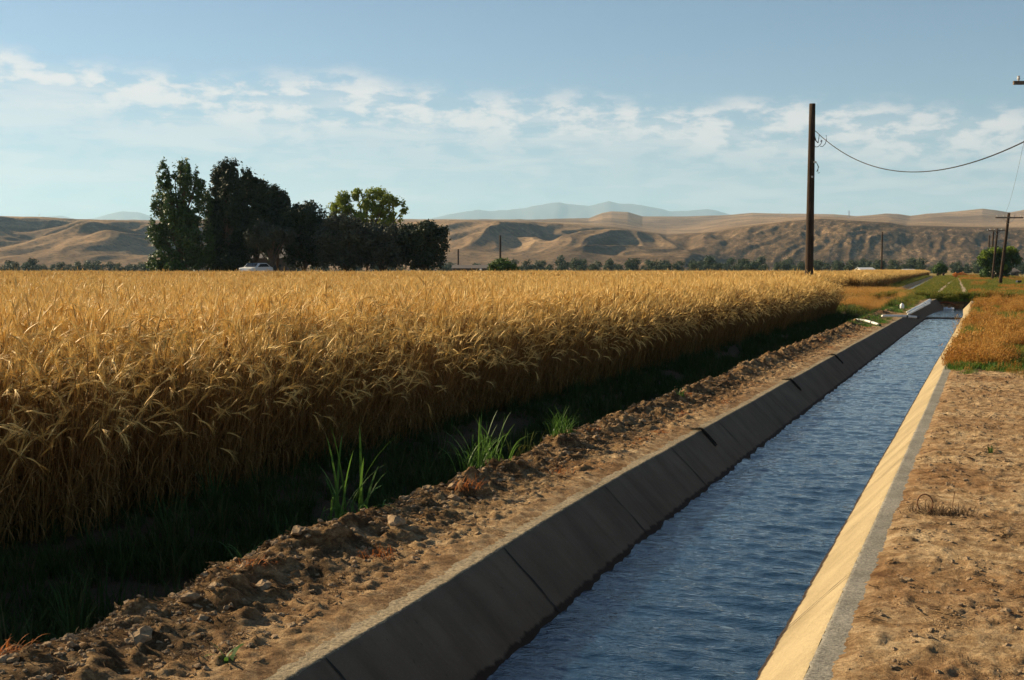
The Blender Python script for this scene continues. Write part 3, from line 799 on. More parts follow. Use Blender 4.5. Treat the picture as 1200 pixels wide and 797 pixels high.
# beyond the culvert: banks of the track
tx1 = np.array([p[0] for p in r1]); ty1 = np.array([p[1] for p in r1]); tx2 = np.array([p[0] for p in r2]); ty2 = np.array([p[1] for p in r2])
for k in range(16000):
    y = END + .4 + 190 * rg.random() ** 1.6
    x = rg.uniform(-6.2 - (y - 60) * .05, 4 + (y - 60) * .10)
    a = np.interp(y, ty1, tx1); b_ = np.interp(y, ty2, tx2)
    if abs(x - a) < .26 + .08 * float(perlin(y * .4, 1.)) or abs(x - b_) < .24 + .1 * float(perlin(y * .4, 5.)): continue
    if y > 87 and abs(x - float(canal2_x(y))) < .7: continue
    if y < 70 and b_ - .3 < x < a + .3 and rg.random() < .85: continue
    g = float(perlin(x * .25 + 4, y * .07))
    if b_ < x < a or (x < b_): i = rg.integers(5, 9) if rg.random() < .25 + g * .5 else rg.integers(18, 22)
    else: i = rg.integers(18, 22) if g > -.15 else rg.integers(9, 14)
    if y < 64 and x < b_: i = rg.integers(18, 22)
    put('v', x, y, rg.uniform(.8, 1.4) * (1 + (y - 60) / 150), i)
# left bank beyond the wheat corner: tall gold grass, green at its foot
for k in range(5200):
    y = rg.uniform(47.5, 86); x = rg.uniform(-12, -3.2)
    if y > 62 and x > -5.0: continue
    if y < 52: i = rg.integers(0, 5) if rg.random() < .7 else rg.integers(18, 22); sc = rg.uniform(.8, 1.5)
    elif x > -4.0 and rg.random() < .6: i = rg.integers(18, 22); sc = rg.uniform(.9, 1.5)
    else: i = rg.integers(14, 18); sc = rg.uniform(.6, 1.1)
    put('g', x, y, sc, i)
for k in range(500):    # green tufts around the siphon pipes, grassy lip near the culvert
    y = rg.uniform(33, 60.4); x = rg.uniform(-3.7, -2.66)
    if y < 36 and rg.random() < .3: continue
    if 40 < y < 44: continue
    put('g', x, y, rg.uniform(.5, 1.1), rg.integers(5, 9) if y < 50 or rg.random() < .4 else rg.integers(18, 22))
for k in range(260):    # overhang above the culvert mouth
    put('g', rg.uniform(-3.4, 0), END + rg.uniform(.0, .5), rg.uniform(.9, 1.6), rg.integers(18, 22) if rg.random() < .5 else rg.integers(5, 9))
def flush(key, name, label):
    a = np.array(GP[key]); x, y = a[:, 0], a[:, 1]; z = ground_z(x, y); m = len(a)
    ok = z > -.9; a, x, y, z = a[ok], x[ok], y[ok], z[ok]; m = len(a)
    sc = a[:, 2]
    scatter(name, np.stack([x, y, z - .01], 1), np.stack([rg.normal(0, .06, m), rg.normal(0, .06, m), rg.uniform(0, 6.28, m)], 1),
            np.stack([sc, sc, sc], 1), a[:, 3].astype(int), gcol, label, 'grass')
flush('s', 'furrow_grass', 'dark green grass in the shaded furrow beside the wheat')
flush('v', 'verge_grass', 'orange and green dry grass on the right verge and along the track')
flush('g', 'bank_grass', 'golden wild grass on the bank between the two wheat fields')

# ---- clods and litter
def clod(seed, sharp=.75):
    import bmesh
    bm = bmesh.new(); bmesh.ops.create_icosphere(bm, subdivisions=2, radius=1)
    rd = random.Random(seed); o1, o2 = rd.uniform(0, 50), rd.uniform(0, 50)
    for v in bm.verts:
        k = 1 + sharp * float(fbm(v.co.x * 1.3 + o1 + v.co.z, v.co.y * 1.3 + o2 + v.co.z * .7, 3))
        v.co *= k; v.co.z *= .62
    mb = MB(); mb.v = [tuple(v.co) for v in bm.verts]; mb.f = [tuple(v.index for v in f.verts) for f in bm.faces]; bm.free()
    return mb, [M['clod']]
def litter(seed):
    rd = random.Random(seed); mb = MB()
    for i in range(14):
        a = rd.uniform(0, pi); x, y = rd.gauss(0, 1), rd.gauss(0, 1); L = rd.uniform(.3, 1.2); w = .022
        dx, dy = cos(a) * L, sin(a) * L
        mb.add([(x - dx, y - dy, .05), (x + dx, y + dy, rd.uniform(.05, .5)), (x + dx - dy * w, y + dy + dx * w, .1), (x - dx - dy * w, y - dy + dx * w, .03)], [(0, 1, 2, 3)])
    return mb, [M['brown_weed']]
ccol = variants('clod', [clod(i) for i in range(8)] + [litter(i) for i in range(5)])
P, Rr, Sc, Ii = [], [], [], []
for k in range(24000):
    left = rg.random() < .55
    y = 3.2 + 42 * rg.random() ** 1.9
    if left: x = -2.62 - abs(rg.normal(.55, .30)); 
    else: x = rg.uniform(-.47, 1.3)
    if not left and y > 20: continue
    if x < -3.9: continue
    if left and x > -2.66 and rg.random() < .6: continue
    ptch = float(fbm(x * 2.2 + 8, y * 1.3, 2))
    if not left and ptch < .0 and rg.random() < .8: continue
    r = .0035 + .011 * rg.random() ** 3
    if left and abs(x + 3.3) < .28 and rg.random() < .07: r *= rg.uniform(1.6, 3)
    lit = rg.random() < .07
    P.append((x, y, gz(x, y) + r * .15)); Rr.append((rg.normal(0, .2), rg.normal(0, .2), rg.uniform(0, 6)))
    q = r * rg.uniform(.8, 1.5); Sc.append((q * rg.uniform(.8, 1.3), q, q) if not lit else (.024,) * 3)
    Ii.append(rg.integers(0, 8) if not lit else rg.integers(8, 13))
scatter('dirt_clods', P, Rr, Sc, Ii, ccol, 'crumbled clods and straw litter on the bare dirt banks', 'clods')
# low rust coloured mat weeds over the left bank
mcol = variants('mat_weed', [tuft(40, .09, .05, .005, 1.6, M['rust_weed'], 700 + i, 3) for i in range(4)] + [tuft(40, .09, .045, .004, 1.6, M['brown_weed'], 710 + i, 3) for i in range(4)])
P, Rr, Sc, Ii = [], [], [], []
for k in range(2600):
    left = rg.random() < .7; y = 4 + 36 * rg.random() ** 1.5
    x = rg.uniform(-3.35, -2.72) if left else rg.uniform(-.35, 1.25)
    if not left and y > 20: continue
    g = float(perlin(x * 2.4 + 30, y * .9 + 3))
    if g < (.12 if left else .2): continue
    P.append((x, y, gz(x, y) - .003)); Rr.append((0, 0, rg.uniform(0, 6))); q = rg.uniform(.4, .9); Sc.append((q, q, q * .7)); Ii.append(rg.integers(0, 4) if left and g > .28 else rg.integers(4, 8))
scatter('low_dry_weeds', P, Rr, Sc, Ii, mcol, 'low mats of dead weeds spread over the dirt banks', 'weeds')

# ------------------------------------------------------------------ single plants near the camera
def plant(name, px, py, z, blades, mat, label, cat, group=None, seed=0):
    p = PG(px, py, z); z0 = gz(p.x, p.y); rd = random.Random(seed); mb = MB()
    for (n, h, w, lean, rad) in blades:
        for i in range(n):
            a = rd.uniform(0, 2 * pi); az = rd.uniform(0, 2 * pi)
            mb.blade((rad * rd.random() * cos(a), rad * rd.random() * sin(a), -.02), az, h * rd.uniform(.6, 1.1), lean * rd.uniform(.4, 1.3), w * rd.uniform(.7, 1.2), 7)
    o = mb.build(name, mat, None, (p.x, p.y, z0)); tag(o, label, cat, group); return o
gt = 'green grass clumps growing along the furrow'
plant('grass_clump', 408, 617, -.04, [(11, .66, .018, .6, .12), (22, .46, .013, 1.0, .20), (40, .24, .008, 1.3, .22)], M['green_blade'], 'tall broad bladed green grass clump at the wheat shadow, largest of the green clumps', 'grass clump', gt, 1)
plant('grass_clump', 285, 668, -.03, [(14, .20, .009, 1.2, .04)], M['green_blade'], 'small green grass tuft behind the lumpy dirt, nearest the camera', 'grass clump', gt, 2)
plant('grass_clump', 568, 572, -.1, [(40, .44, .010, .8, .22), (50, .3, .009, 1.1, .26)], M['green_blade'], 'wide spreading green grass clump right of the tallest clump', 'grass clump', gt, 3)
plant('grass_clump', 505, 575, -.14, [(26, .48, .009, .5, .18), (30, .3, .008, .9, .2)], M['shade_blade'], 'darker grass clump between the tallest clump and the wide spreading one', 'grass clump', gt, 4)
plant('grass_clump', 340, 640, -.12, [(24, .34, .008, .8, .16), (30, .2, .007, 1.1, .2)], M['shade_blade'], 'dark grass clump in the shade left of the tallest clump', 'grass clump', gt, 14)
plant('grass_clump', 615, 545, -.08, [(26, .24, .008, .9, .14)], M['mixed_blade'], 'low half dry tuft between the wide clump and the fine bright tuft', 'grass clump', gt, 15)
plant('grass_clump', 657, 530, .0, [(60, .27, .007, .9, .11), (20, .16, .006, 1.3, .14)], M['green_blade'], 'fine bright green tuft on the dirt bank edge beside the orange weed', 'grass clump', gt, 5)
plant('grass_clump', 796, 474, .02, [(16, .13, .010, 1.0, .06)], M['green_blade'], 'small low green weed farthest up the dirt bank', 'grass clump', gt, 6)
plant('green_weed', 262, 778, .02, [(6, .14, .016, 1.5, .03)], M['green_blade'], 'flat green leaves lying on the dirt at the bottom left', 'weed', None, 7)
plant('green_sprout', 1160, 535, 0, [(8, .10, .014, .7, .02)], M['shrub_leaf'], 'small green sprout alone on the right dirt bank', 'weed', None, 8)
wg = 'rust coloured dead weeds on the left bank'
for (px, py, lab, sd) in ((440, 662, 'upright rust orange dead weed near the camera on the left dirt bank', 21), (548, 590, 'spreading rust orange dead weed in the middle of the left bank', 22),
                          (655, 560, 'low bright orange dead weed beside the canal rim', 23), (12, 795, 'orange dead weed at the bottom left corner', 24)):
    plant('dead_weed', px, py, 0, [(60, .11, .005, 1.3, .11)], M['rust_weed'], lab, 'weed', wg, sd)
# curled dead weed on the right bank
p = PG(1098, 606, 0); t = empty('curled_weed', (p.x, p.y, gz(p.x, p.y)), 0, 'brown dead weed with a curled stem loop on the right dirt bank', 'weed')
mb = MB(); rd = random.Random(4)
loop = [(-.06 + .045 * cos(a) - .01, 0, .065 + .055 * sin(a)) for a in np.linspace(-1.2, 3.9, 16)]
mb.tube(loop, .0042, 5); mb.tube([(-.04, 0, 0), (-.045, 0, .02), loop[0]], .003, 5); mb.build('stem', M['deadwood'], t); mb = MB(); mb.tube([(.08, 0, 0), (.09, .01, .08), (.10, .0, .15)], .002, 5); mb.build('stem', M['deadwood'], t)
mb = MB()
for i in range(300):
    mb.blade((rd.gauss(.02, .09), rd.gauss(0, .04), 0), rd.uniform(0, 6.28), rd.uniform(.03, .10), rd.uniform(.5, 1.8), .005, 3)
mb.build('dry_leaves', M['brown_weed'], t)
# dead stick at the lower left
p = PG(18, 775, -.05); mb = MB(); mb.tube([(0, 0, 0), (-.01, 0, .07), (-.005, 0, .13)], [.006, .005, .003], 6); mb.tube([(-.01, 0, .07), (-.05, .02, .14)], [.004, .002], 6)
o = mb.build('dead_stick', M['deadwood'], None, (p.x, p.y, gz(p.x, p.y))); tag(o, 'short forked dead stick at the left edge of the bank', 'stick')
# moss and roots hanging over the left rim
for (px, py, lab) in ((822, 505, 'nearest'), (928, 446, 'middle'), (978, 417, 'farthest')):
    p = PG(px, py, 0); mb = MB(); rd = random.Random(px)
    for i in range(70):
        d = min(.11, abs(rd.gauss(0, .06))); y = rd.gauss(0, .008 + d * .1)
        mb.tube([(d, y, -d + .012), (d + .03, y + rd.uniform(-.02, .02), -d - .03 + .012)], .006, 4)
    mb.tube([(-.13, 0, .012), (.0, 0, .02), (.04, .0, -.02), (.13, .02, -.11)], [.004, .012, .014, .005], 5)
    for i in range(26):
        mb.blade((-rd.uniform(.0, .10), rd.gauss(0, .02), .01), rd.uniform(-.8, .8), rd.uniform(.05, .12), 1.6, .006, 3)
    o = mb.build('trailing_weed', M['moss'], None, (CL + float(lip_wob(p.y)), p.y, .0))
    tag(o, 'dark weed trailing over the left canal rim, %s of the three' % lab, 'weed', 'dark weeds hanging over the canal rim')

# ------------------------------------------------------------------ siphon pipes on the left bank
def siphon(a, b, r, label, bend=.0):
    a = Vector(a); b = Vector(b); d = b - a; L = d.length
    t = empty('siphon_pipe', a, 0, label, 'pipe', 'siphon pipes on the left canal bank')
    mb = MB(); n = 12
    pts = [Vector((0, 0, 0)) + d * (k / n) + Vector((0, 0, bend * sin(pi * k / n))) for k in range(n + 1)]
    mb.tube(pts, r, 10); mb.build('pipe', M['alu'], t, smooth=True)
    mb = MB(); e = pts[-1]; mb.tube([e - d.normalized() * .10, e + d.normalized() * .015], r * 1.12, 10); mb.build('collar', M['rope_black'], t)
    mb = MB(); e = pts[n // 2 + 2]; mb.tube([e - d.normalized() * .03, e + d.normalized() * .03], r * 1.12, 10); mb.build('band', M['rope_black'], t)
def bank_pt(px, py, dz=.05):
    p = PG(px, py, dz); return Vector((p.x, p.y, dz + max(0, gz(p.x, p.y)) * .5))
siphon(bank_pt(1003, 376, .10), bank_pt(1031, 381.5, .04), .034, 'white siphon pipe nearest the camera, half in green grass', .03)
siphon(bank_pt(1034, 371, .12), bank_pt(1076, 372, .06), .038, 'long white siphon pipe reaching out over the canal water', .02)
siphon(bank_pt(1064, 368.5, .06), bank_pt(1090, 355, .20), .034, 'lower pipe of the bundle laid along the rim', .0)
siphon(bank_pt(1066, 366, .08), bank_pt(1091, 352.5, .24), .034, 'middle pipe of the bundle laid along the rim', .02)
siphon(bank_pt(1063, 366, .10), bank_pt(1090, 351, .28), .032, 'upper pipe of the bundle laid along the rim', .0)
p = bank_pt(1057, 362.5, .1)
t = empty('white_jug', p, 0, 'small white plastic jug in the grass beside the pipes', 'jug')
mb = MB(); mb.tube([(0, 0, 0), (0, 0, .02), (0, 0, .13), (0, 0, .17), (0, 0, .19)], [.06, .07, .07, .035, .025], 12); mb.build('body', M['white_paint'], t, smooth=True)
mb = MB(); mb.tube([(0, 0, .19), (0, 0, .21)], .03, 10); mb.build('cap', M['rope_black'], t)

# ------------------------------------------------------------------ poles and wires
def pole(px_b, Z, y_top, px_t, r0, r1, label, arm=None, zb=None, group='utility poles', mat='pole_wood', arm_y=None, arm_half=1.2, braces=True):
    base = PZ(px_b, Z); zg = gz(base.x, base.y) if zb is None else zb
    top = PZ(px_t, Z, HY(y_top, Z)); H = top.z - zg; dx = top.x - base.x; dy = top.y - base.y
    t = empty('utility_pole', (base.x, base.y, zg), 0, label, 'utility pole', group)
    mb = MB(); n = 8
    mb.tube([(dx * k / n, dy * k / n, -.4 * (k == 0) + H * k / n) for k in range(n + 1)], [r0 + (r1 - r0) * k / n for k in range(n + 1)], 14)
    mb.build('shaft', M[mat], t, smooth=True)
    arms = []
    if arm_y is not None:
        za = HY(arm_y, Z) - zg; f = za / H; c = Vector((dx * f, dy * f, za)) - FW * (r1 + .06)
        mb = MB(); mb.box(tuple(c), (arm_half * 2, .10, .11), YAW); mb.build('crossarm', M['grey_wood'], t)
        for k in (-.95, -.45, .45, .95):
            q = c + RT * k * (arm_half - .1)
            mb = MB(); mb.tube([(q.x, q.y, q.z + .06), (q.x, q.y, q.z + .13), (q.x, q.y, q.z + .17), (q.x, q.y, q.z + .21)], [.02, .05, .035, .045], 8); mb.build('insulator', M['porcelain'], t)
            arms.append(Vector((base.x, base.y, zg)) + q + Vector((0, 0, .2)))
        if braces:
            for k in (-1, 1):
                mb = MB(); q = c + RT * k * .55; e = Vector((dx * (f - .05), dy * (f - .05), za - .55)) - FW * .1
                mb.tube([tuple(q), tuple(e)], .018, 5); mb.build('brace', M['metal'], t)
    return t, arms, top
tm, _, topm = pole(948, 70, 123.5, 949.5, .235, .165, 'tall thick bare wooden pole standing in the wheat with loose cable loops', None, None)
zg = tm.location.z
def rel(px, py, Z=69.75): 
    p = PZ(px, Z, HY(py, Z)); return p - tm.location
def looped(pts, nm, r=.018):
    mb = MB(); mb.tube([rel(*q) for q in pts], r, 6); mb.build(nm, M['cable'], tm)
looped([(952.5, 160), (954, 166), (956.5, 168.5)], 'cable_loop', .03)
looped([(952, 171), (954, 173.5), (957, 173), (960, 170), (961.5, 166)], 'cable_loop')
looped([(958, 159), (957.5, 164), (956.8, 169)], 'cable_loop')
looped([(959, 172.5), (962, 173), (965, 170), (966.6, 165), (966, 160)], 'cable_loop')
looped([(953, 191), (955.5, 192), (957.2, 196), (956.5, 200), (955.5, 202)], 'cable_loop')
looped([(956, 193), (958, 197), (956.8, 201), (957.2, 204), (959, 203)], 'cable_loop')
mb = MB(); c = rel(953.5, 191); mb.box(tuple(c), (.14, .10, .09), YAW); mb.build('bracket', M['metal'], tm)
mb = MB(); c = rel(960.5, 166.5); mb.tube([c - Vector((0, 0, .06)), c + Vector((0, 0, .06))], [.05, .03], 8); mb.build('insulator', M['porcelain'], tm)
mb = MB(); c = rel(950.5, 208, 69.7); mb.box(tuple(c), (.09, .02, .10), YAW); mb.build('number_tag', M['metal'], tm)

tn, armn, topn = pole(1228, 40, 92, 1226, .16, .12, 'nearest crossarm pole with its arm reaching in at the top right edge', arm_y=100.5, arm_half=1.22)
tf, armf, topf = pole(1172, 110, 250, 1181, .15, .11, 'crossarm pole leaning right in front of the roadside tree', arm_y=255.5, arm_half=1.18)
tf2, armf2, _ = pole(1163, 160, 268, 1168, .16, .12, 'second crossarm pole behind the leaning one', arm_y=270.5, arm_half=1.15)
tf3, armf3, _ = pole(1161, 185, 268.5, 1163.5, .15, .12, 'third crossarm pole partly behind the roadside tree', arm_y=271, arm_half=1.1, braces=False)
pole(1158, 230, 276, 1158.7, .16, .12, 'farthest slim pole of the roadside row, left of the tree', zb=-1)
pole(1033, 260, 272, 1033.3, .19, .14, 'lone pole standing beyond the far wheat in front of the bluff', zb=-1)
pole(586.3, 210, 276, 586.2, .2, .15, 'pole rising behind the round green bush', zb=-1)
pole(537, 330, 292, 537, .24, .2, 'short distant pole beside the dark shed', zb=-1)
def wire(name, a, b, sag, r, mat, label, cat='cable', group=None, n=40):
    a = Vector(a); b = Vector(b); mb = MB()
    pts = [a.lerp(b, k / n) - Vector((0, 0, sag * 4 * (k / n) * (1 - k / n))) for k in range(n + 1)]
    pts = [p - a for p in pts]
    mb.tube(pts, r, 6); o = mb.build(name, M[mat], None, a); tag(o, label, cat, group)
a = PZ(953.5, 69.9, HY(155, 69.9)); b = PZ(1226, 40, HY(152, 40))
wire('overhead_cable', a, b, 1.75, .022, 'cable', 'thick black cable sagging from the tall bare pole to the right edge')
g_ = 'thin wires between the crossarm poles'
q0 = armn[0] + RT * .42
wire('power_wire', armn[1], armf[1], .9, .006, 'wire', 'thin grey wire dropping from the near crossarm to the leaning pole', 'wire', g_)
wire('power_wire', armf[1], armf2[1], .6, .006, 'wire', 'thin wire from the leaning pole to the second crossarm pole', 'wire', g_)
# lattice masts on the ridge
def mast(px, y0, y1, Z, label):
    p = PZ(px, Z, HY(y1, Z)); H = HY(y0, Z) - p.z
    t = empty('lattice_mast', p, YAW, label, 'mast', 'lattice masts on the far ridges')
    mb = MB(); w = H * .11
    for sx in (-1, 1):
        for sy_ in (-1, 1):
            mb.tube([(sx * w, sy_ * w, -3), (sx * w * .15, sy_ * w * .15, H)], H * .012, 4)
    for k in range(8):
        f0, f1 = k / 8, (k + 1) / 8; w0, w1 = w * (1 - .85 * f0), w * (1 - .85 * f1)
        for sy_ in (-1, 1):
            mb.tube([(-w0, sy_ * w0, H * f0), (w1, sy_ * w1, H * f1)], H * .008, 4); mb.tube([(w0, sy_ * w0, H * f0), (-w1, sy_ * w1, H * f1)], H * .008, 4)
    mb.build('lattice', M['metal'], t)
    mb = MB()
    for f in (.72, .86): mb.box((0, 0, H * f), (H * .34, H * .02, H * .02))
    mb.build('crossarm', M['metal'], t)

# ------------------------------------------------------------------ trees
def leaf_cloud(lobes, n, size, seed, gap=.25, shell=.55, squash=1.0):
    """leaf sized quads spread through the volume of many lobes; lobes: (x,y,z,rx,ry,rz)"""
    rl = np.random.default_rng(seed); L = np.array(lobes, float)
    vol = L[:, 3] * L[:, 4] * L[:, 5]; w = vol ** .72; w /= w.sum()
    k = rl.choice(len(L), size=int(n * 1.7), p=w)
    d = rl.normal(size=(len(k), 3)); d /= np.linalg.norm(d, axis=1)[:, None]
    r = shell + (1 - shell) * rl.random(len(k)); r = np.where(rl.random(len(k)) < .3, rl.random(len(k)) ** .5, r)
    r *= 1 + .45 * perlin(d[:, 0] * 2.6 + k * 1.7, d[:, 2] * 2.6 + d[:, 1] * 2) + .10 * rl.normal(size=len(k))
    C = L[k, :3] + d * r[:, None] * L[k, 3:6]
    nz = perlin(C[:, 0] * .9 + seed, C[:, 2] * .9 + C[:, 1] * .5) + .5 * perlin(C[:, 0] * 2.3, C[:, 2] * 2.3 + seed)
    keep = nz > np.quantile(nz, gap); C, d = C[keep][:n], d[keep][:n]
    m = len(C)
    nrm = d + rl.normal(size=(m, 3)) * .8; nrm[:, 2] += .3; nrm /= np.linalg.norm(nrm, axis=1)[:, None]
    a = np.cross(nrm, rl.normal(size=(m, 3))); a /= np.linalg.norm(a, axis=1)[:, None]; b = np.cross(nrm, a)
    s = size * rl.uniform(.55, 1.25, m)[:, None]
    V = np.stack([C - a * s, C - b * s * .55, C + a * s, C + b * s * .55], 1).reshape(-1, 3)
    return V, np.arange(4 * m).reshape(m, 4)
def tree(name, px, Z, y_top, y_base_z, halfw_px, kind, mat, label, cat='tree', group=None, n=8700, leaf=0.160, seed=0, lobes=None, trunk=True):
    """lobes given as (px, py, rx_px, rz_px, dZ) against the photograph's scale at this tree's distance"""
    base = PZ(px, Z); zg = y_base_z
    t = empty(name, (base.x, base.y, zg), YAW, label, cat, group)
    k = Z / F; LB = []
    rd = random.Random(seed)
    for (lx, ly, rx, rz, dz) in lobes:
        x = (lx - px) * k; z = HY(ly, Z) - zg
        LB.append((x, dz, z, rx * k, min(rx * k * 1.0, 4.5), rz * k))
    V, Q = leaf_cloud(LB, n, leaf, seed, gap=kind.get('gap', .2), shell=kind.get('shell', .5))
    o = np_mesh('crown', V, Q, mat, False, t)
    mb = MB(); H = max(l[2] for l in LB)
    if trunk:
        tr = kind.get('tr', .25)
        mb.tube([(0, 0, -.5), (0.05, 0, H * .25), (-.05, 0, H * .5), (0, 0, H * .8)], [tr, tr * .8, tr * .5, tr * .2], 8)
        for l in LB:
            z0 = min(l[2] * .55, H * .5) * rd.uniform(.5, 1)
            mid = (l[0] * .45, l[1] * .5, (z0 + l[2]) / 2 + .2)
            mb.tube([(0, 0, z0), mid, (l[0], l[1], l[2] + l[5] * .3)], [tr * .45, tr * .28, tr * .08], 5)
        mb.build('trunk', M['bark'], t)
    return t
def cluster(cx, cy, rx, ry, n, lr, seed, top_bias=0, dz=3):
    rd = random.Random(seed); out = []
    for i in range(n):
        a = rd.uniform(0, 2 * pi); r = math.sqrt(rd.random()) * .8
        out.append((cx + cos(a) * r * rx, cy + sin(a) * r * ry, lr * rd.uniform(.6, 1.2), lr * rd.uniform(.5, 1.0), rd.uniform(-dz, dz)))
    return out
grv = 'trees around the farmhouse'
zt = -.2
# poplar with several spires
A = [(193, 199, 4, 13, 0), (214, 197, 4, 12, 0), (221, 195, 3.5, 10, 0), (234, 206, 4, 12, 0), (206, 205, 4, 12, 0), (199, 212, 4, 12, 0), (181, 238, 4, 12, 0), (193, 215, 9, 24, 0), (214, 210, 9, 24, 1), (222, 214, 8, 22, -1), (234, 219, 8, 24, 0), (187, 245, 11, 22, 1), (204, 240, 12, 26, -1), (226, 245, 14, 28, 0), (185, 272, 12, 20, 0), (205, 275, 16, 26, 1), (228, 275, 14, 26, -1), (190, 298, 13, 20, 0), (212, 300, 15, 18, 0), (232, 300, 12, 20, 0), (241, 240, 8, 20, 1), (214, 262, 18, 30, 0), (200, 225, 7, 16, 0), (244, 290, 10, 28, 0), (182, 310, 10, 12, 0), (205, 313, 26, 9, 0)]
tree('poplar_tree', 210, 150, 187, zt, 35, dict(gap=.3, tr=.4, shell=.45), M['poplar_leaf'], 'leftmost multi-topped poplar with its left side sunlit', group=grv, n=34800, leaf=0.160, seed=1, lobes=A)
B1 = [(262, 202, 5, 13, 0), (267, 198, 4, 12, 0), (275, 203, 4, 11, 0), (284, 206, 4, 11, 0), (254, 214, 4, 12, 0), (250, 275, 12, 36, 0), (280, 255, 12, 40, 0), (255, 212, 8, 18, 0), (250, 244, 9, 26, 0), (276, 200, 7, 14, 0), (246, 306, 10, 16, 0), (268, 308, 22, 12, 0), (266, 210, 12, 22, 0), (258, 232, 14, 26, 1), (272, 235, 14, 30, -1), (255, 265, 15, 28, 0), (272, 270, 14, 28, 1), (262, 298, 16, 20, 0), (284, 214, 9, 20, 0)]
tree('poplar_tree', 265, 152, 188, zt, 25, dict(gap=.12, tr=.4), M['dark_leaf'], 'tallest dark poplar, second from the left of the grove', group=grv, n=29000, leaf=0.176, seed=2, lobes=B1)
B2 = [(293, 209, 4, 11, 0), (303, 213, 4, 11, 0), (310, 219, 4, 10, 0), (282, 290, 14, 30, 0), (298, 255, 20, 36, 0), (312, 230, 7, 18, 0), (316, 268, 12, 26, 0), (292, 220, 10, 20, 0), (303, 224, 9, 20, 0), (290, 245, 13, 26, 0), (308, 245, 12, 26, 1), (298, 275, 17, 26, -1)]
tree('poplar_tree', 299, 154, 200, zt, 22, dict(gap=.12, tr=.35), M['dark_leaf'], 'dark poplar just right of the tallest poplar', group=grv, n=23200, leaf=0.176, seed=3, lobes=B2)
B3 = [(321, 229, 4, 10, 0), (331, 232, 4, 9, 0), (338, 238, 3.5, 9, 0), (314, 250, 10, 26, 0), (330, 258, 12, 26, 0), (322, 230, 8, 14, 0), (337, 246, 5, 16, 0), (321, 238, 9, 18, 0), (332, 241, 8, 18, 0), (326, 262, 14, 24, 0), (318, 282, 14, 22, 0)]
tree('poplar_tree', 325, 156, 218, zt, 18, dict(gap=.12, tr=.3), M['dark_leaf'], 'lower dark poplar at the right end of the poplars', group=grv, n=17400, leaf=0.176, seed=4, lobes=B3)
W1 = cluster(318, 278, 28, 22, 12, 11, 5)
tree('willow_tree', 318, 146, 255, zt, 30, dict(gap=.15, tr=.3), M['grey_leaf'], 'drooping grey-green tree over the white car and house', group=grv, n=11600, leaf=0.136, seed=5, lobes=[l for l in W1 if l[1] < 292])
C1 = cluster(357, 272, 26, 30, 24, 13, 6) + [(343, 262, 12, 16, 0), (355, 285, 24, 26, 0), (378, 262, 12, 18, 0)] + [(365, 244, 12, 9, 0), (350, 246, 10, 8, 0), (345, 300, 14, 16, 0), (368, 300, 14, 16, 0)]
tree('broad_tree', 357, 153, 236, zt, 26, dict(gap=.12, tr=.35), M['dark_leaf'], 'round dark tree between the poplars and the yellow-green tree', group=grv, n=24650, leaf=0.176, seed=6, lobes=C1)
D1 = [(403, 233, 9, 9, 0), (392, 243, 10, 8, 1), (419, 229, 7, 8, 0), (441, 228, 14, 8, 0), (455, 236, 12, 8, -1), (466, 240, 9, 9, 0), (474, 247, 6, 5, 0), (430, 240, 12, 9, 1), (408, 248, 10, 10, 0), (445, 248, 13, 9, 0), (463, 254, 10, 7, 1), (425, 256, 15, 9, 0), (450, 262, 12, 7, 0), (388, 251, 8, 7, 0)]
tree('cottonwood_tree', 430, 162, 216, zt, 48, dict(gap=.36, tr=.4), M['lime_leaf'], 'yellow-green open crowned tree rising above the dark ones', group=grv, n=15950, leaf=0.152, seed=7, lobes=D1)
E0 = cluster(405, 280, 30, 26, 22, 14, 8) + [(388, 268, 14, 12, 0), (415, 266, 14, 12, 0), (405, 295, 28, 22, 0)] + [(385, 300, 14, 16, 0), (410, 302, 16, 15, 0), (432, 300, 14, 16, 0)]
tree('willow_tree', 405, 148, 256, zt, 32, dict(gap=.1, tr=.35), M['grey_leaf'], 'grey-green drooping tree in front of the yellow-green tree', group=grv, n=26100, leaf=0.168, seed=8, lobes=E0)
E1 = cluster(447, 282, 24, 24, 18, 12, 9) + [(450, 285, 22, 24, 0), (436, 268, 12, 10, 0)] + [(450, 303, 14, 14, 0), (430, 290, 12, 14, 0), (462, 303, 12, 14, 0)]
tree('willow_tree', 447, 149, 258, zt, 30, dict(gap=.12, tr=.3), M['grey_leaf'], 'smaller grey-green tree right of its larger drooping neighbour', group=grv, n=20300, leaf=0.168, seed=9, lobes=E1)
E2 = cluster(497, 283, 26, 24, 24, 11, 10) + [(495, 290, 24, 26, 0), (470, 285, 14, 24, 0), (515, 285, 12, 16, 0)] + [(480, 268, 10, 7, 0), (500, 265, 10, 7, 0), (518, 272, 9, 8, 0), (490, 303, 16, 14, 0), (512, 302, 12, 14, 0), (474, 300, 12, 15, 0)]
tree('broad_tree', 497, 151, 256, zt, 30, dict(gap=.12, tr=.35), M['dark_leaf'], 'round dark tree at the right end of the grove', group=grv, n=26100, leaf=0.168, seed=10, lobes=E2)
U1 = cluster(240, 303, 22, 14, 8, 10, 31)
tree('orchard_tree', 262, 158, 290, zt, 20, dict(gap=.15, tr=.2), M['dark_leaf'], 'low dark bushy tree under the poplars', group=grv, n=7250, leaf=0.144, seed=31, lobes=[(235, 303, 12, 13, 0), (275, 303, 14, 14, 0), (258, 296, 14, 9, 0), (225, 300, 12, 16, 0)])
BU = cluster(588, 313, 15, 9, 12, 7, 11, dz=1) + [(588, 308, 10, 6, 0)]
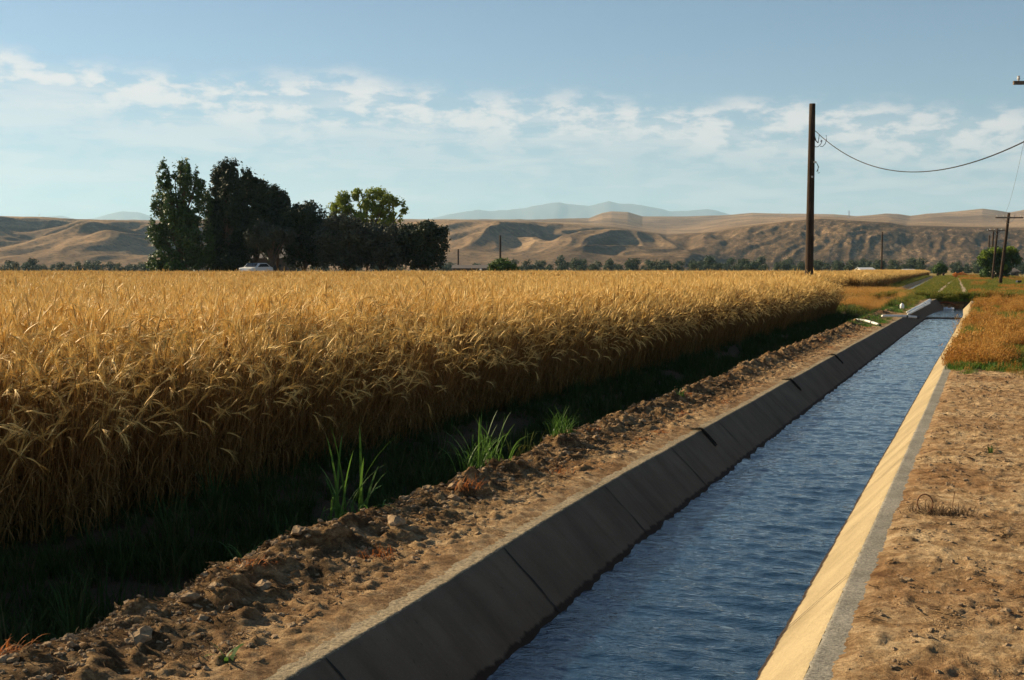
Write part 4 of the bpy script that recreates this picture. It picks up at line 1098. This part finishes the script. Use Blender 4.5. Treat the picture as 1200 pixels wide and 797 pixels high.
tree('round_bush', 588, 175, 301, -.6, 18, dict(gap=.08, tr=.15), M['shrub_leaf'], 'round green bush at the far edge of the wheat', 'bush', n=10150, leaf=0.136, seed=11, lobes=BU)
RT1 = [(1158, 300, 11, 8, 0), (1170, 297, 11, 8, 1), (1182, 297, 10, 8, 0), (1189, 304, 8, 8, 0), (1153, 306, 8, 7, 0), (1164, 310, 12, 10, 0), (1178, 312, 11, 10, 0), (1160, 322, 9, 9, 1), (1176, 325, 9, 10, 0), (1168, 330, 9, 8, 0), (1183, 334, 6, 6, 0)]
rt_ = tree('roadside_tree', 1171, 172, 288, -1.2, 24, dict(gap=.15, tr=.3), M['poplar_leaf'], 'squat bushy tree behind the leaning pole at right', n=17400, leaf=0.136, seed=12, lobes=RT1)
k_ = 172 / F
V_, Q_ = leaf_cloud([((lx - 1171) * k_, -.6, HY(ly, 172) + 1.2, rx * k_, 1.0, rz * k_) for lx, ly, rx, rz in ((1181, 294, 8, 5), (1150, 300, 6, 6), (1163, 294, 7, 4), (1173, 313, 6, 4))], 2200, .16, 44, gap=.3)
np_mesh('sun_toned_leaves', V_, Q_, M['lime_leaf'], False, rt_)  # lime leaves put the sunlight on this dark crown into colour
tree('small_bush', 1194, 100, 330, -1.2, 8, dict(gap=.15, tr=.08), M['shrub_leaf'], 'low green bush at the right edge beyond the verge', 'bush', n=2500, leaf=.07, seed=13, lobes=[(1190, 341, 6, 5, 0), (1197, 339, 6, 5, 0)])
tree('pale_bush', 1102, 240, 311, -.8, 8, dict(gap=.15, tr=.1), M['shrub_leaf'], 'rounded pale green bush at the far end of the track', 'bush', n=3500, leaf=.16, seed=14, lobes=[(1099, 316, 6, 5, 0), (1105, 316, 6, 5, 0), (1102, 313, 5, 4, 0)])
tree('rust_bush', 1124, 215, 318, -.6, 6, dict(gap=.2, tr=.06), M['rust_weed'], 'rust coloured dry bush at the far end of the track', 'bush', n=2200, leaf=.12, seed=15, lobes=[(1121, 322, 4, 2.5, 0), (1127, 321.5, 4, 3, 0), (1131, 323, 4, 2, 0)])
# gate posts in front of the pale bush
for px in (1099, 1105.7):
    p = PZ(px, 226, -.8); mb = MB(); mb.tube([(0, 0, -.3), (0, 0, 1.55), (0, 0, 1.6)], [.22, .2, .12], 10)
    o = mb.build('gate_post', M['pole_wood'], None, p); tag(o, 'thick dark gate post at the far end of the track, %s one' % ('left' if px < 1100 else 'right'), 'post', 'gate posts')
# sign like box on post at right edge
p = PZ(1194, 118, -1.2); t = empty('post_box', p, YAW, 'small dark box on a post at the right edge', 'post box')
mb = MB(); mb.tube([(0, 0, -.2), (0, 0, 1.35)], .05, 8); mb.build('post', M['grey_wood'], t)
mb = MB(); mb.prism([(-.2, 1.3), (.2, 1.3), (.2, 1.52), (.12, 1.62), (-.12, 1.62), (-.2, 1.52)], -.25, .25); mb.build('box', M['rope_black'], t)

# belt of far trees: a few kinds copied along the valley
belt = []
for v in range(5):
    rd = random.Random(60 + v); LB = []
    for i in range(9):
        a = rd.uniform(0, 2 * pi); LB.append((cos(a) * 3.2 * rd.random(), sin(a) * 2.5 * rd.random(), rd.uniform(2.5, 7), rd.uniform(1.5, 2.6), rd.uniform(1.5, 2.4), rd.uniform(1.2, 2.4)))
    LB += [(rd.uniform(-2, 2), 0, 1.6, 2.4, 2, 1.8) for _ in range(3)]
    V, Q = leaf_cloud(LB, 1500, .42, 70 + v, gap=.08)
    t = empty('valley_tree', (0, 0, 0)); np_mesh('crown', V, Q, M['belt_leaf'], False, t)
    mb = MB(); mb.tube([(0, 0, -1), (0, 0, 3), (.1, 0, 5)], [.3, .22, .1], 6); mb.build('trunk', M['bark'], t); belt.append(t)
rb = random.Random(9); used = set(); cnt = 0
belt_h = [(0, 9), (180, 9), (530, 7), (600, 8), (660, 10), (760, 9), (860, 11), (960, 9), (1030, 10), (1200, 10)]
xs = -60.0
while xs < 1290:
    for row in range(2):
        Z = rb.uniform(560, 640) if row == 0 else rb.uniform(700, 800)
        hpx = np.interp(xs, [b[0] for b in belt_h], [b[1] for b in belt_h]) * rb.uniform(.75, 1.45)
        if 195 < xs < 515 and row == 0: continue
        v = rb.randrange(5); t = belt[v] if v not in used else copy_tree(belt[v]); used.add(v)
        p = PZ(xs + rb.uniform(-5, 5), Z, -1.2); t.location = p; t.rotation_euler.z = rb.uniform(0, 6.28)
        s_ = (hpx + 3) * Z / F / 8.2; t.scale = (s_ * rb.uniform(1.0, 1.5), s_ * 1.2, s_ * rb.uniform(.85, 1.2))
        tag(t, 'small dark tree in the distant belt below the hills', 'tree', 'belt of trees below the hills'); cnt += 1
    xs += rb.uniform(9, 15)
print('belt trees', cnt)

# ------------------------------------------------------------------ house, sheds, vehicles
def building(px, Z, wpx, y_eave, y_ridge, depth, wall, roof, name, label, rz=0, wins=0, door=True, group=None):
    k = Z / F; w = wpx * k; p = PZ(px, Z, -1.0 if Z > 200 else -.2); he = HY(y_eave, Z) - p.z; hr = HY(y_ridge, Z) - p.z
    t = empty(name, p, YAW + rz, label, 'building', group)
    mb = MB(); mb.add([(-w / 2, 0, -.5), (w / 2, 0, -.5), (w / 2, depth, -.5), (-w / 2, depth, -.5), (-w / 2, 0, he), (w / 2, 0, he), (w / 2, depth, he), (-w / 2, depth, he), (-w / 2, depth / 2, hr), (w / 2, depth / 2, hr)],
                     [(0, 1, 5, 4), (2, 3, 7, 6), (1, 2, 6, 9, 5), (3, 0, 4, 8, 7)])
    mb.build('wall', wall, t)
    o_ = .4; mb = MB()
    for (y0, y1) in ((-o_, depth / 2), (depth + o_, depth / 2)):
        sl = (hr - he) / (depth / 2); z0 = he - sl * o_ + .05
        mb.add([(-w / 2 - o_, y0, z0), (w / 2 + o_, y0, z0), (w / 2 + o_, y1, hr + .05), (-w / 2 - o_, y1, hr + .05),
                (-w / 2 - o_, y0, z0 + .15), (w / 2 + o_, y0, z0 + .15), (w / 2 + o_, y1, hr + .2), (-w / 2 - o_, y1, hr + .2)],
               [(0, 1, 2, 3), (4, 5, 6, 7), (0, 1, 5, 4), (1, 2, 6, 5), (3, 0, 4, 7)])
    mb.build('roof', roof, t)
    for i in range(wins):
        x = -w / 2 + w * (i + .7) / (wins + .4)
        mb = MB(); mb.box((x, -.03, he * .6), (1.1, .06, .9)); mb.build('window', M['glass'], t)
    if door:
        mb = MB(); mb.box((w * .38, -.03, 1.0), (.95, .06, 2.0)); mb.build('door', M['grey_wood'], t)
    return t
building(309, 186, 54, 303.5, 297, 8, M['dark_wall'], M['dark_roof'], 'farmhouse', 'low dark farmhouse in the shade under the grove', wins=3)
building(553, 300, 44, 315, 311.5, 9, M['dark_wall'], M['dark_roof'], 'shed', 'long dark low shed left of the round bush', wins=0)
building(1017, 430, 15, 316.3, 314.2, 7, M['cream_wall'], M['pale_roof'], 'farm_building', 'pale low farm building beyond the wheat, left of the lone pole', wins=3)
building(1068, 440, 11, 317.8, 316, 7, M['cream_wall'], M['pale_roof'], 'farm_building', 'smaller pale farm building, right of the lone pole', wins=2)
building(1183, 300, 22, 319, 314, 9, M['cream_wall'], M['dark_roof'], 'farm_building', 'cream farm building behind the roadside tree', wins=2)
p = PZ(563.5, 172, -.2); t = empty('white_post', p, YAW, 'white post with a flared cap at the edge of the wheat', 'post')
mb = MB(); mb.tube([(0, 0, -.2), (0, 0, 1.45)], .08, 10); mb.build('post', M['white_paint'], t)
mb = MB(); mb.tube([(0, 0, 1.45), (0, 0, 1.52), (0, 0, 1.66), (0, 0, 1.7)], [.09, .15, .15, .05], 10); mb.build('cap', M['white_paint'], t)
p = PZ(532, 172, -.2); t = empty('dark_post', p, YAW, 'stout dark post right of the grove', 'post'); mb = MB(); mb.tube([(0, 0, -.2), (0, 0, 1.4)], .17, 10); mb.build('post', M['grey_wood'], t); mb = MB(); mb.tube([(0, 0, 1.4), (0, 0, 1.46)], [.2, .12], 10); mb.build('cap', M['grey_wood'], t)
# rail fence in the shade of the grove
t = empty('rail_fence', PZ(384, 144, -.2), YAW, 'low rail fence in the shade in front of the grove', 'fence')
for i in range(4):
    mb = MB(); mb.box((i * .85 - 1.3, 0, .7), (.09, .09, 1.5)); mb.build('post', M['grey_wood'], t)
for z in (.95, 1.3):
    mb = MB(); mb.box((0, -.06, z), (2.9, .04, .1)); mb.build('rail', M['grey_wood'], t)
def wheels(t, xs_, w, r):
    for x in xs_:
        for y in (-w / 2, w / 2):
            mb = MB(); mb.tube([(x, y - .1, r), (x, y + .1, r)], r, 18); tw_ = mb.build('wheel', M['tyre'], t)
            mb = MB(); q = -.115 if y < 0 else .115; mb.tube([(x, y + q - .01, r), (x, y + q + .01, r)], r * .6, 12); mb.build('rim', M['metal'], tw_)
def car(px, Z, rz, label):
    p = PZ(px, Z); p.z = gz(p.x, p.y) - .02; t = empty('parked_car', p, YAW + rz, label, 'car')
    prof = [(-2.2, .30), (2.15, .30), (2.2, .62), (2.1, .92), (1.2, 1.0), (.55, 1.42), (-.9, 1.46), (-1.75, 1.05), (-2.15, .98), (-2.25, .6)]
    mb = MB(); mb.prism(prof, -.86, .86); o = mb.build('body', M['car_white'], t)
    bv = o.modifiers.new('bevel', 'BEVEL'); bv.width = .07; bv.segments = 3
    for y in (-.868, .868):
        mb = MB(); mb.add([(1.0, y, 1.02), (.48, y, 1.36), (-.85, y, 1.39), (-1.5, y, 1.05)], [(0, 1, 2, 3)]); mb.build('side_window', M['glass'], t)
    mb = MB(); mb.add([(1.21, -.72, 1.03), (1.21, .72, 1.03), (.62, .66, 1.41), (.62, -.66, 1.41)], [(0, 1, 2, 3)]); o = mb.build('windscreen', M['glass'], t); o.location = (.03, 0, .02)
    for y in (-.62, .62):
        mb = MB(); mb.box((2.17, y, .72), (.1, .34, .16)); mb.build('headlight', M['lamp'], t)
    wheels(t, (-1.35, 1.35), 1.6, .32)
car(300, 143, pi + 1.2, 'white car parked in sun and shade in front of the farmhouse')
p = PZ(250, 172, .5); t = empty('parked_van', p, YAW + pi + .1, 'grey van in deep shade under the poplars', 'van')
prof = [(-2.4, .35), (2.3, .35), (2.4, .9), (2.2, 1.15), (1.5, 1.3), (1.0, 2.0), (-2.3, 2.05), (-2.42, 1.8)]
mb = MB(); mb.prism(prof, -.95, .95); o = mb.build('body', M['van_grey'], t); bv = o.modifiers.new('bevel', 'BEVEL'); bv.width = .08; bv.segments = 3
for y in (-.957, .957):
    mb = MB(); mb.add([(1.35, y, 1.35), (.95, y, 1.85), (-2.0, y, 1.88), (-2.0, y, 1.35)], [(0, 1, 2, 3)]); mb.build('side_window', M['glass'], t)
mb = MB(); mb.add([(1.52, -.8, 1.34), (1.52, .8, 1.34), (1.06, .75, 1.97), (1.06, -.75, 1.97)], [(0, 1, 2, 3)]); o = mb.build('windscreen', M['glass'], t); o.location = (.03, 0, .02)
wheels(t, (-1.5, 1.5), 1.75, .35)

# ------------------------------------------------------------------ hills
def tab(px, T): return np.interp(px, [a for a, b in T], [b for a, b in T])
px = np.linspace(-180, 1380, 1300)
Zr = np.concatenate([np.linspace(1150, 2360, 210), np.geomspace(2370, 6500, 90)])
PX, ZZ = np.meshgrid(px, Zr)
sky = [(-260, 250), (0, 254), (50, 255), (82, 259), (115, 259.5), (180, 258.5), (350, 258), (500, 258), (620, 258), (690, 256), (705, 250), (716, 248), (735, 249), (752, 254), (800, 254), (850, 252.5), (880, 250), (925, 251), (975, 251.5), (1000, 254), (1035, 251), (1050, 252), (1064, 254), (1085, 251), (1110, 249), (1148, 245), (1165, 247), (1180, 249.5), (1200, 246), (1260, 240), (1460, 238)]
rim = [(-260, 254), (0, 255), (60, 257), (180, 262), (500, 260), (560, 260.5), (620, 261.5), (680, 265), (720, 268), (780, 276), (820, 275), (860, 268), (920, 260), (960, 257), (1040, 262), (1060, 266), (1200, 269), (1460, 268)]
cliff = sstep(800, 860, PX)
rimZ = 1950 - 150 * cliff
# spur and hollow pattern of the scarp: toe distance as a function of bearing
spur = [(-260, 0), (-190, 1), (-140, .1), (-60, .9), (-30, .1), (2, .75), (24, .1), (33, .7), (54, .2), (62, .5), (84, 1.0), (112, .0), (150, .4), (176, .95), (204, .1), (300, .9), (345, .1), (440, .3), (517, 1.0), (560, .0), (574, .12), (618, 1.05), (664, .0), (702, .1), (740, .85), (768, .15), (806, .7), (826, .3), (900, .5), (1000, .45), (1100, .5), (1460, .5)]
LX = (PX - 600) / F * ZZ
def rdg(x, y): return 1 - 2 * np.abs(perlin(x, y)) * 1.35
sx = LX - .30 * (ZZ - 1350)
wx = sx + 55 * perlin(LX / 190, ZZ / 260) ; wz = ZZ + 60 * perlin(LX / 210 + 9, ZZ / 230)
n1 = rdg(wx / 235 + 3.4, wz / 520); n2 = rdg(wx / 92 + 8, wz / 230); n3 = rdg(wx / 38 + 1, wz / 110); n4 = fbm(LX / 14, ZZ / 22, 3)
rimZ = 2350 - 560 * cliff
f0 = (1 - cliff) * (ZZ - 1330 - 60 * perlin(PX * .013, 2.2)) / 950 + cliff * (ZZ - 1560) / 215
f = np.clip(f0, 0, 1); tt = f0
envl = (4 * f * (1 - f)) ** .7
Hn = f ** .92 + envl * (.68 * (n1 - .30) + .25 * (n2 - .3) * (.6 + .5 * n1) + .085 * (n3 - .3))
bx_ = LX - .55 * (ZZ - 1560); bw = bx_ + 30 * perlin(LX / 120, ZZ / 90) + 10 * perlin(LX / 40, ZZ / 40)
m1 = rdg(bw / 105 + 2, ZZ / 420); m2 = rdg(bw / 42 + 5, ZZ / 160); m3 = rdg(bw / 17 + 5, ZZ / 60)
am = np.clip(.55 + 1.3 * perlin(PX * .013 + 3, ZZ * .004), .1, 1) * (1 - .45 * sstep(960, 1060, PX))
Hc = f ** .85 + envl * (am * (.20 * (m1 - .3) + .10 * (m2 - .3)) + .028 * (m3 - .3) + .02 * n4)
Hf = Hn * (1 - cliff) + Hc * cliff
Hf = 1 - .06 * np.log1p(np.exp(np.clip((1 - Hf) / .06, -30, 30)))      # flat topped: soft ceiling at the rim
Hf = Hf + .012 * n4 * envl
Yrim = tab(PX, rim)
Yv = 315 - (1.5 + (315 - Yrim) * np.clip(Hf, -.02, 2))
# plateau to skyline
u = np.clip((ZZ - rimZ) / (5200 - rimZ), 0, 1)
roll = (rdg(LX / 420 - ZZ / 1500 + 2, ZZ / 900) * 2.6 + rdg(LX / 170 - ZZ / 900, ZZ / 420) * 1.3) * np.sin(u * pi) + rdg(LX / 260 - ZZ / 1100, ZZ / 700) * 3.0 * np.sin(u * pi) * sstep(980, 1080, PX)
Yp = Yrim + (tab(PX, sky) - Yrim) * sstep(0, 1, u) - (roll - 1.0 * np.sin(u * pi)) + .8 * np.sin(u * pi)
# dipping valley just behind the cliffs at right so that the pale hills stand apart
Yv = np.where(ZZ > rimZ, Yp, Yv)
Zh = EYE.z + (315 - Yv) / F * ZZ
back = sstep(5300, 6500, ZZ); Zh = Zh * (1 - .6 * back)
Zh = np.where(tt < 0, np.minimum(Zh, -1.5 + (Zh) * 0 + 6 * np.exp(tt * 6)), Zh)
Zh = np.where(ZZ < 1170, -6, Zh)
ca, sa = PX - 600, ZZ / (F * cos(PITCH))
Xw = RT.x * ca * sa + FW.x * ZZ; Yw = RT.y * ca * sa + FW.y * ZZ
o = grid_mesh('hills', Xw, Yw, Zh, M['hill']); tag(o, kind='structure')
# far mountains
mt = [(-260, 262), (40, 262), (60, 254), (75, 253), (95, 258), (115, 256), (130, 251), (145, 248), (165, 249), (180, 254), (230, 262), (480, 262), (530, 251), (560, 246), (575, 248), (610, 245), (630, 241), (650, 237.5), (672, 240), (690, 242), (712, 236), (725, 239), (742, 239.5), (768, 244), (785, 248), (810, 247), (828, 245.5), (842, 248), (860, 254), (890, 262), (1460, 262)]
PX2, Z2 = np.meshgrid(np.linspace(-260, 1460, 420), np.linspace(17000, 23500, 40))
v = np.clip((Z2 - 17000) / 4000, 0, 1); v = np.where(Z2 > 21000, 1 - (Z2 - 21000) / 6000, v ** 1.3)
Ym = tab(PX2, mt) - .8 * fbm(PX2 * .1, Z2 * .0, 3)
Hh = np.maximum(0, EYE.z + (315 - Ym) / F * 21000) * v + 60 * ridged(PX2 * .04, Z2 * .0006, 3) * np.sin(np.clip(v, 0, 1) * pi)
sa = Z2 / (F * cos(PITCH)); Xw = RT.x * (PX2 - 600) * sa + FW.x * Z2; Yw = RT.y * (PX2 - 600) * sa + FW.y * Z2
o = grid_mesh('far_mountains', Xw, Yw, Hh, M['mountain']); tag(o, kind='structure')
mast(994, 247, 254.5, 3300, 'lattice mast standing right of the tall bare pole')
mast(913.5, 248.5, 252.5, 4200, 'tiny lattice mast left of the tall bare pole')
mast(47, 251, 256, 1960, 'tiny lattice mast on the left ridge')

# ------------------------------------------------------------------ haze
hz = MB(); hz.box((0, 0, 0), (1, 1, 1))
o = hz.build('haze', None)
o.data.materials.clear()
hm = bpy.data.materials.new('haze'); hm.use_nodes = True; nt = hm.node_tree; nt.nodes.clear()
out = nt.nodes.new('ShaderNodeOutputMaterial'); pv = nt.nodes.new('ShaderNodeVolumePrincipled')
pv.inputs['Color'].default_value = (.47, .75, 1.0, 1); pv.inputs['Density'].default_value = 4.8e-5; pv.inputs['Anisotropy'].default_value = 0.2
nt.links.new(pv.outputs[0], out.inputs['Volume']); o.data.materials.append(hm)
c_ = FW * 8500
o.location = (c_.x, c_.y, 700 - 8); o.scale = (36000, 34000, 1400); o.rotation_euler.z = YAW; tag(o, kind='stuff')

# ------------------------------------------------------------------ light
SUN_L = R(82.5) ; SUN_E = R(26.5)
sd = Vector((-sin(SUN_L) * cos(SUN_E), cos(SUN_L) * cos(SUN_E), sin(SUN_E)))
sun = bpy.data.lights.new('sun', 'SUN'); sun.energy = 5.0; sun.angle = R(.53); sun.color = (1.0, .81, .54)
so = bpy.data.objects.new('sun', sun); COL.objects.link(so); so.rotation_euler = sd.to_track_quat('Z', 'Y').to_euler()
w = bpy.data.worlds.new('World'); scene.world = w; w.use_nodes = True; nt = w.node_tree
bg = nt.nodes['Background']; sk = nt.nodes.new('ShaderNodeTexSky'); sk.sky_type = 'NISHITA'; sk.sun_disc = False
sk.sun_elevation = SUN_E; sk.sun_rotation = -SUN_L; sk.altitude = 700; sk.air_density = 1.0; sk.dust_density = .5; sk.ozone_density = 3.0
nt.links.new(sk.outputs[0], bg.inputs[0]); bg.inputs[1].default_value = .043
# clouds: low broken bank, by direction of view
tc = nt.nodes.new('ShaderNodeTexCoord'); sep = nt.nodes.new('ShaderNodeSeparateXYZ'); nt.links.new(tc.outputs['Generated'], sep.inputs[0])
def mth(op, a, b=None, c=None):
    n = nt.nodes.new('ShaderNodeMath'); n.operation = op
    for i, v_ in enumerate((a, b, c)):
        if v_ is None: continue
        if isinstance(v_, (int, float)): n.inputs[i].default_value = v_
        else: nt.links.new(v_, n.inputs[i])
    return n.outputs[0]
az = mth('ARCTAN2', sep.outputs[0], sep.outputs[1]); el = mth('ARCSINE', sep.outputs[2])
cx = nt.nodes.new('ShaderNodeCombineXYZ'); nt.links.new(az, cx.inputs[0]); nt.links.new(mth('MULTIPLY', el, 2.4), cx.inputs[1])
n1 = noise(nt, 31, 9, .60, cx.outputs[0], .1); n2 = noise(nt, 9.0, 5, .6, cx.outputs[0])
cx3 = nt.nodes.new('ShaderNodeCombineXYZ'); nt.links.new(az, cx3.inputs[0]); nt.links.new(mth('MULTIPLY', el, 7.0), cx3.inputs[1])
n3 = noise(nt, 9, 6, .6, cx3.outputs[0], .2)
# the top of the bank falls from left to right; azimuth grows to the right
topl = mth('MULTIPLY_ADD', az, -.053, .117)
topn = mth('ADD', topl, mth('MULTIPLY_ADD', n2, .05, -.025))
dt = mth('SUBTRACT', topn, el)                     # >0 below the top
def mr(v_, a, b, c=0., d=1.):
    n = nt.nodes.new('ShaderNodeMapRange'); n.interpolation_type = 'SMOOTHSTEP'; nt.links.new(v_, n.inputs[0])
    for i, q in zip((1, 2, 3, 4), (a, b, c, d)): n.inputs[i].default_value = q
    return n.outputs[0]
below = mr(dt, -.008, .012); fadeb = mr(dt, .018, .06, 1., .0)
puff = mth('MULTIPLY', mth('MULTIPLY', mr(n1, .40, .59), below), mth('MULTIPLY_ADD', fadeb, .70, .26))
veil = mth('MULTIPLY', mth('MULTIPLY', mr(n3, .42, .62), mr(dt, .0, .03)), .55)
veil = mth('MULTIPLY', veil, mr(el, .0, .05, .35, 1.))
cf = mth('MULTIPLY', mth('MAXIMUM', puff, veil), .85)
base_v = mth('MULTIPLY', mr(dt, -.003, .02), .32)
cb_ = nt.nodes.new('ShaderNodeBackground'); cb_.inputs[0].default_value = (1.0, .88, .82, 1); cb_.inputs[1].default_value = .45
cg_ = nt.nodes.new('ShaderNodeBackground'); cg_.inputs[0].default_value = (.62, .76, .86, 1); cg_.inputs[1].default_value = .33
m1 = nt.nodes.new('ShaderNodeMixShader'); nt.links.new(base_v, m1.inputs[0]); nt.links.new(bg.outputs[0], m1.inputs[1]); nt.links.new(cg_.outputs[0], m1.inputs[2])
m2 = nt.nodes.new('ShaderNodeMixShader'); nt.links.new(cf, m2.inputs[0]); nt.links.new(m1.outputs[0], m2.inputs[1]); nt.links.new(cb_.outputs[0], m2.inputs[2])
nt.links.new(m2.outputs[0], nt.nodes['World Output'].inputs['Surface'])

# ------------------------------------------------------------------ render settings
scene.view_settings.view_transform = 'Standard'; scene.view_settings.look = 'None'
scene.view_settings.exposure = 1.08; scene.view_settings.gamma = 1.0; scene.view_settings.use_curve_mapping = False
scene.render.engine = 'CYCLES'
cy = scene.cycles; cy.max_bounces = 5; cy.diffuse_bounces = 3; cy.glossy_bounces = 2; cy.transmission_bounces = 2; cy.volume_bounces = 1; cy.transparent_max_bounces = 4
cy.caustics_reflective = False; cy.caustics_refractive = False
cy.use_denoising = True
try: cy.denoiser = 'OPENIMAGEDENOISE'
except Exception: pass
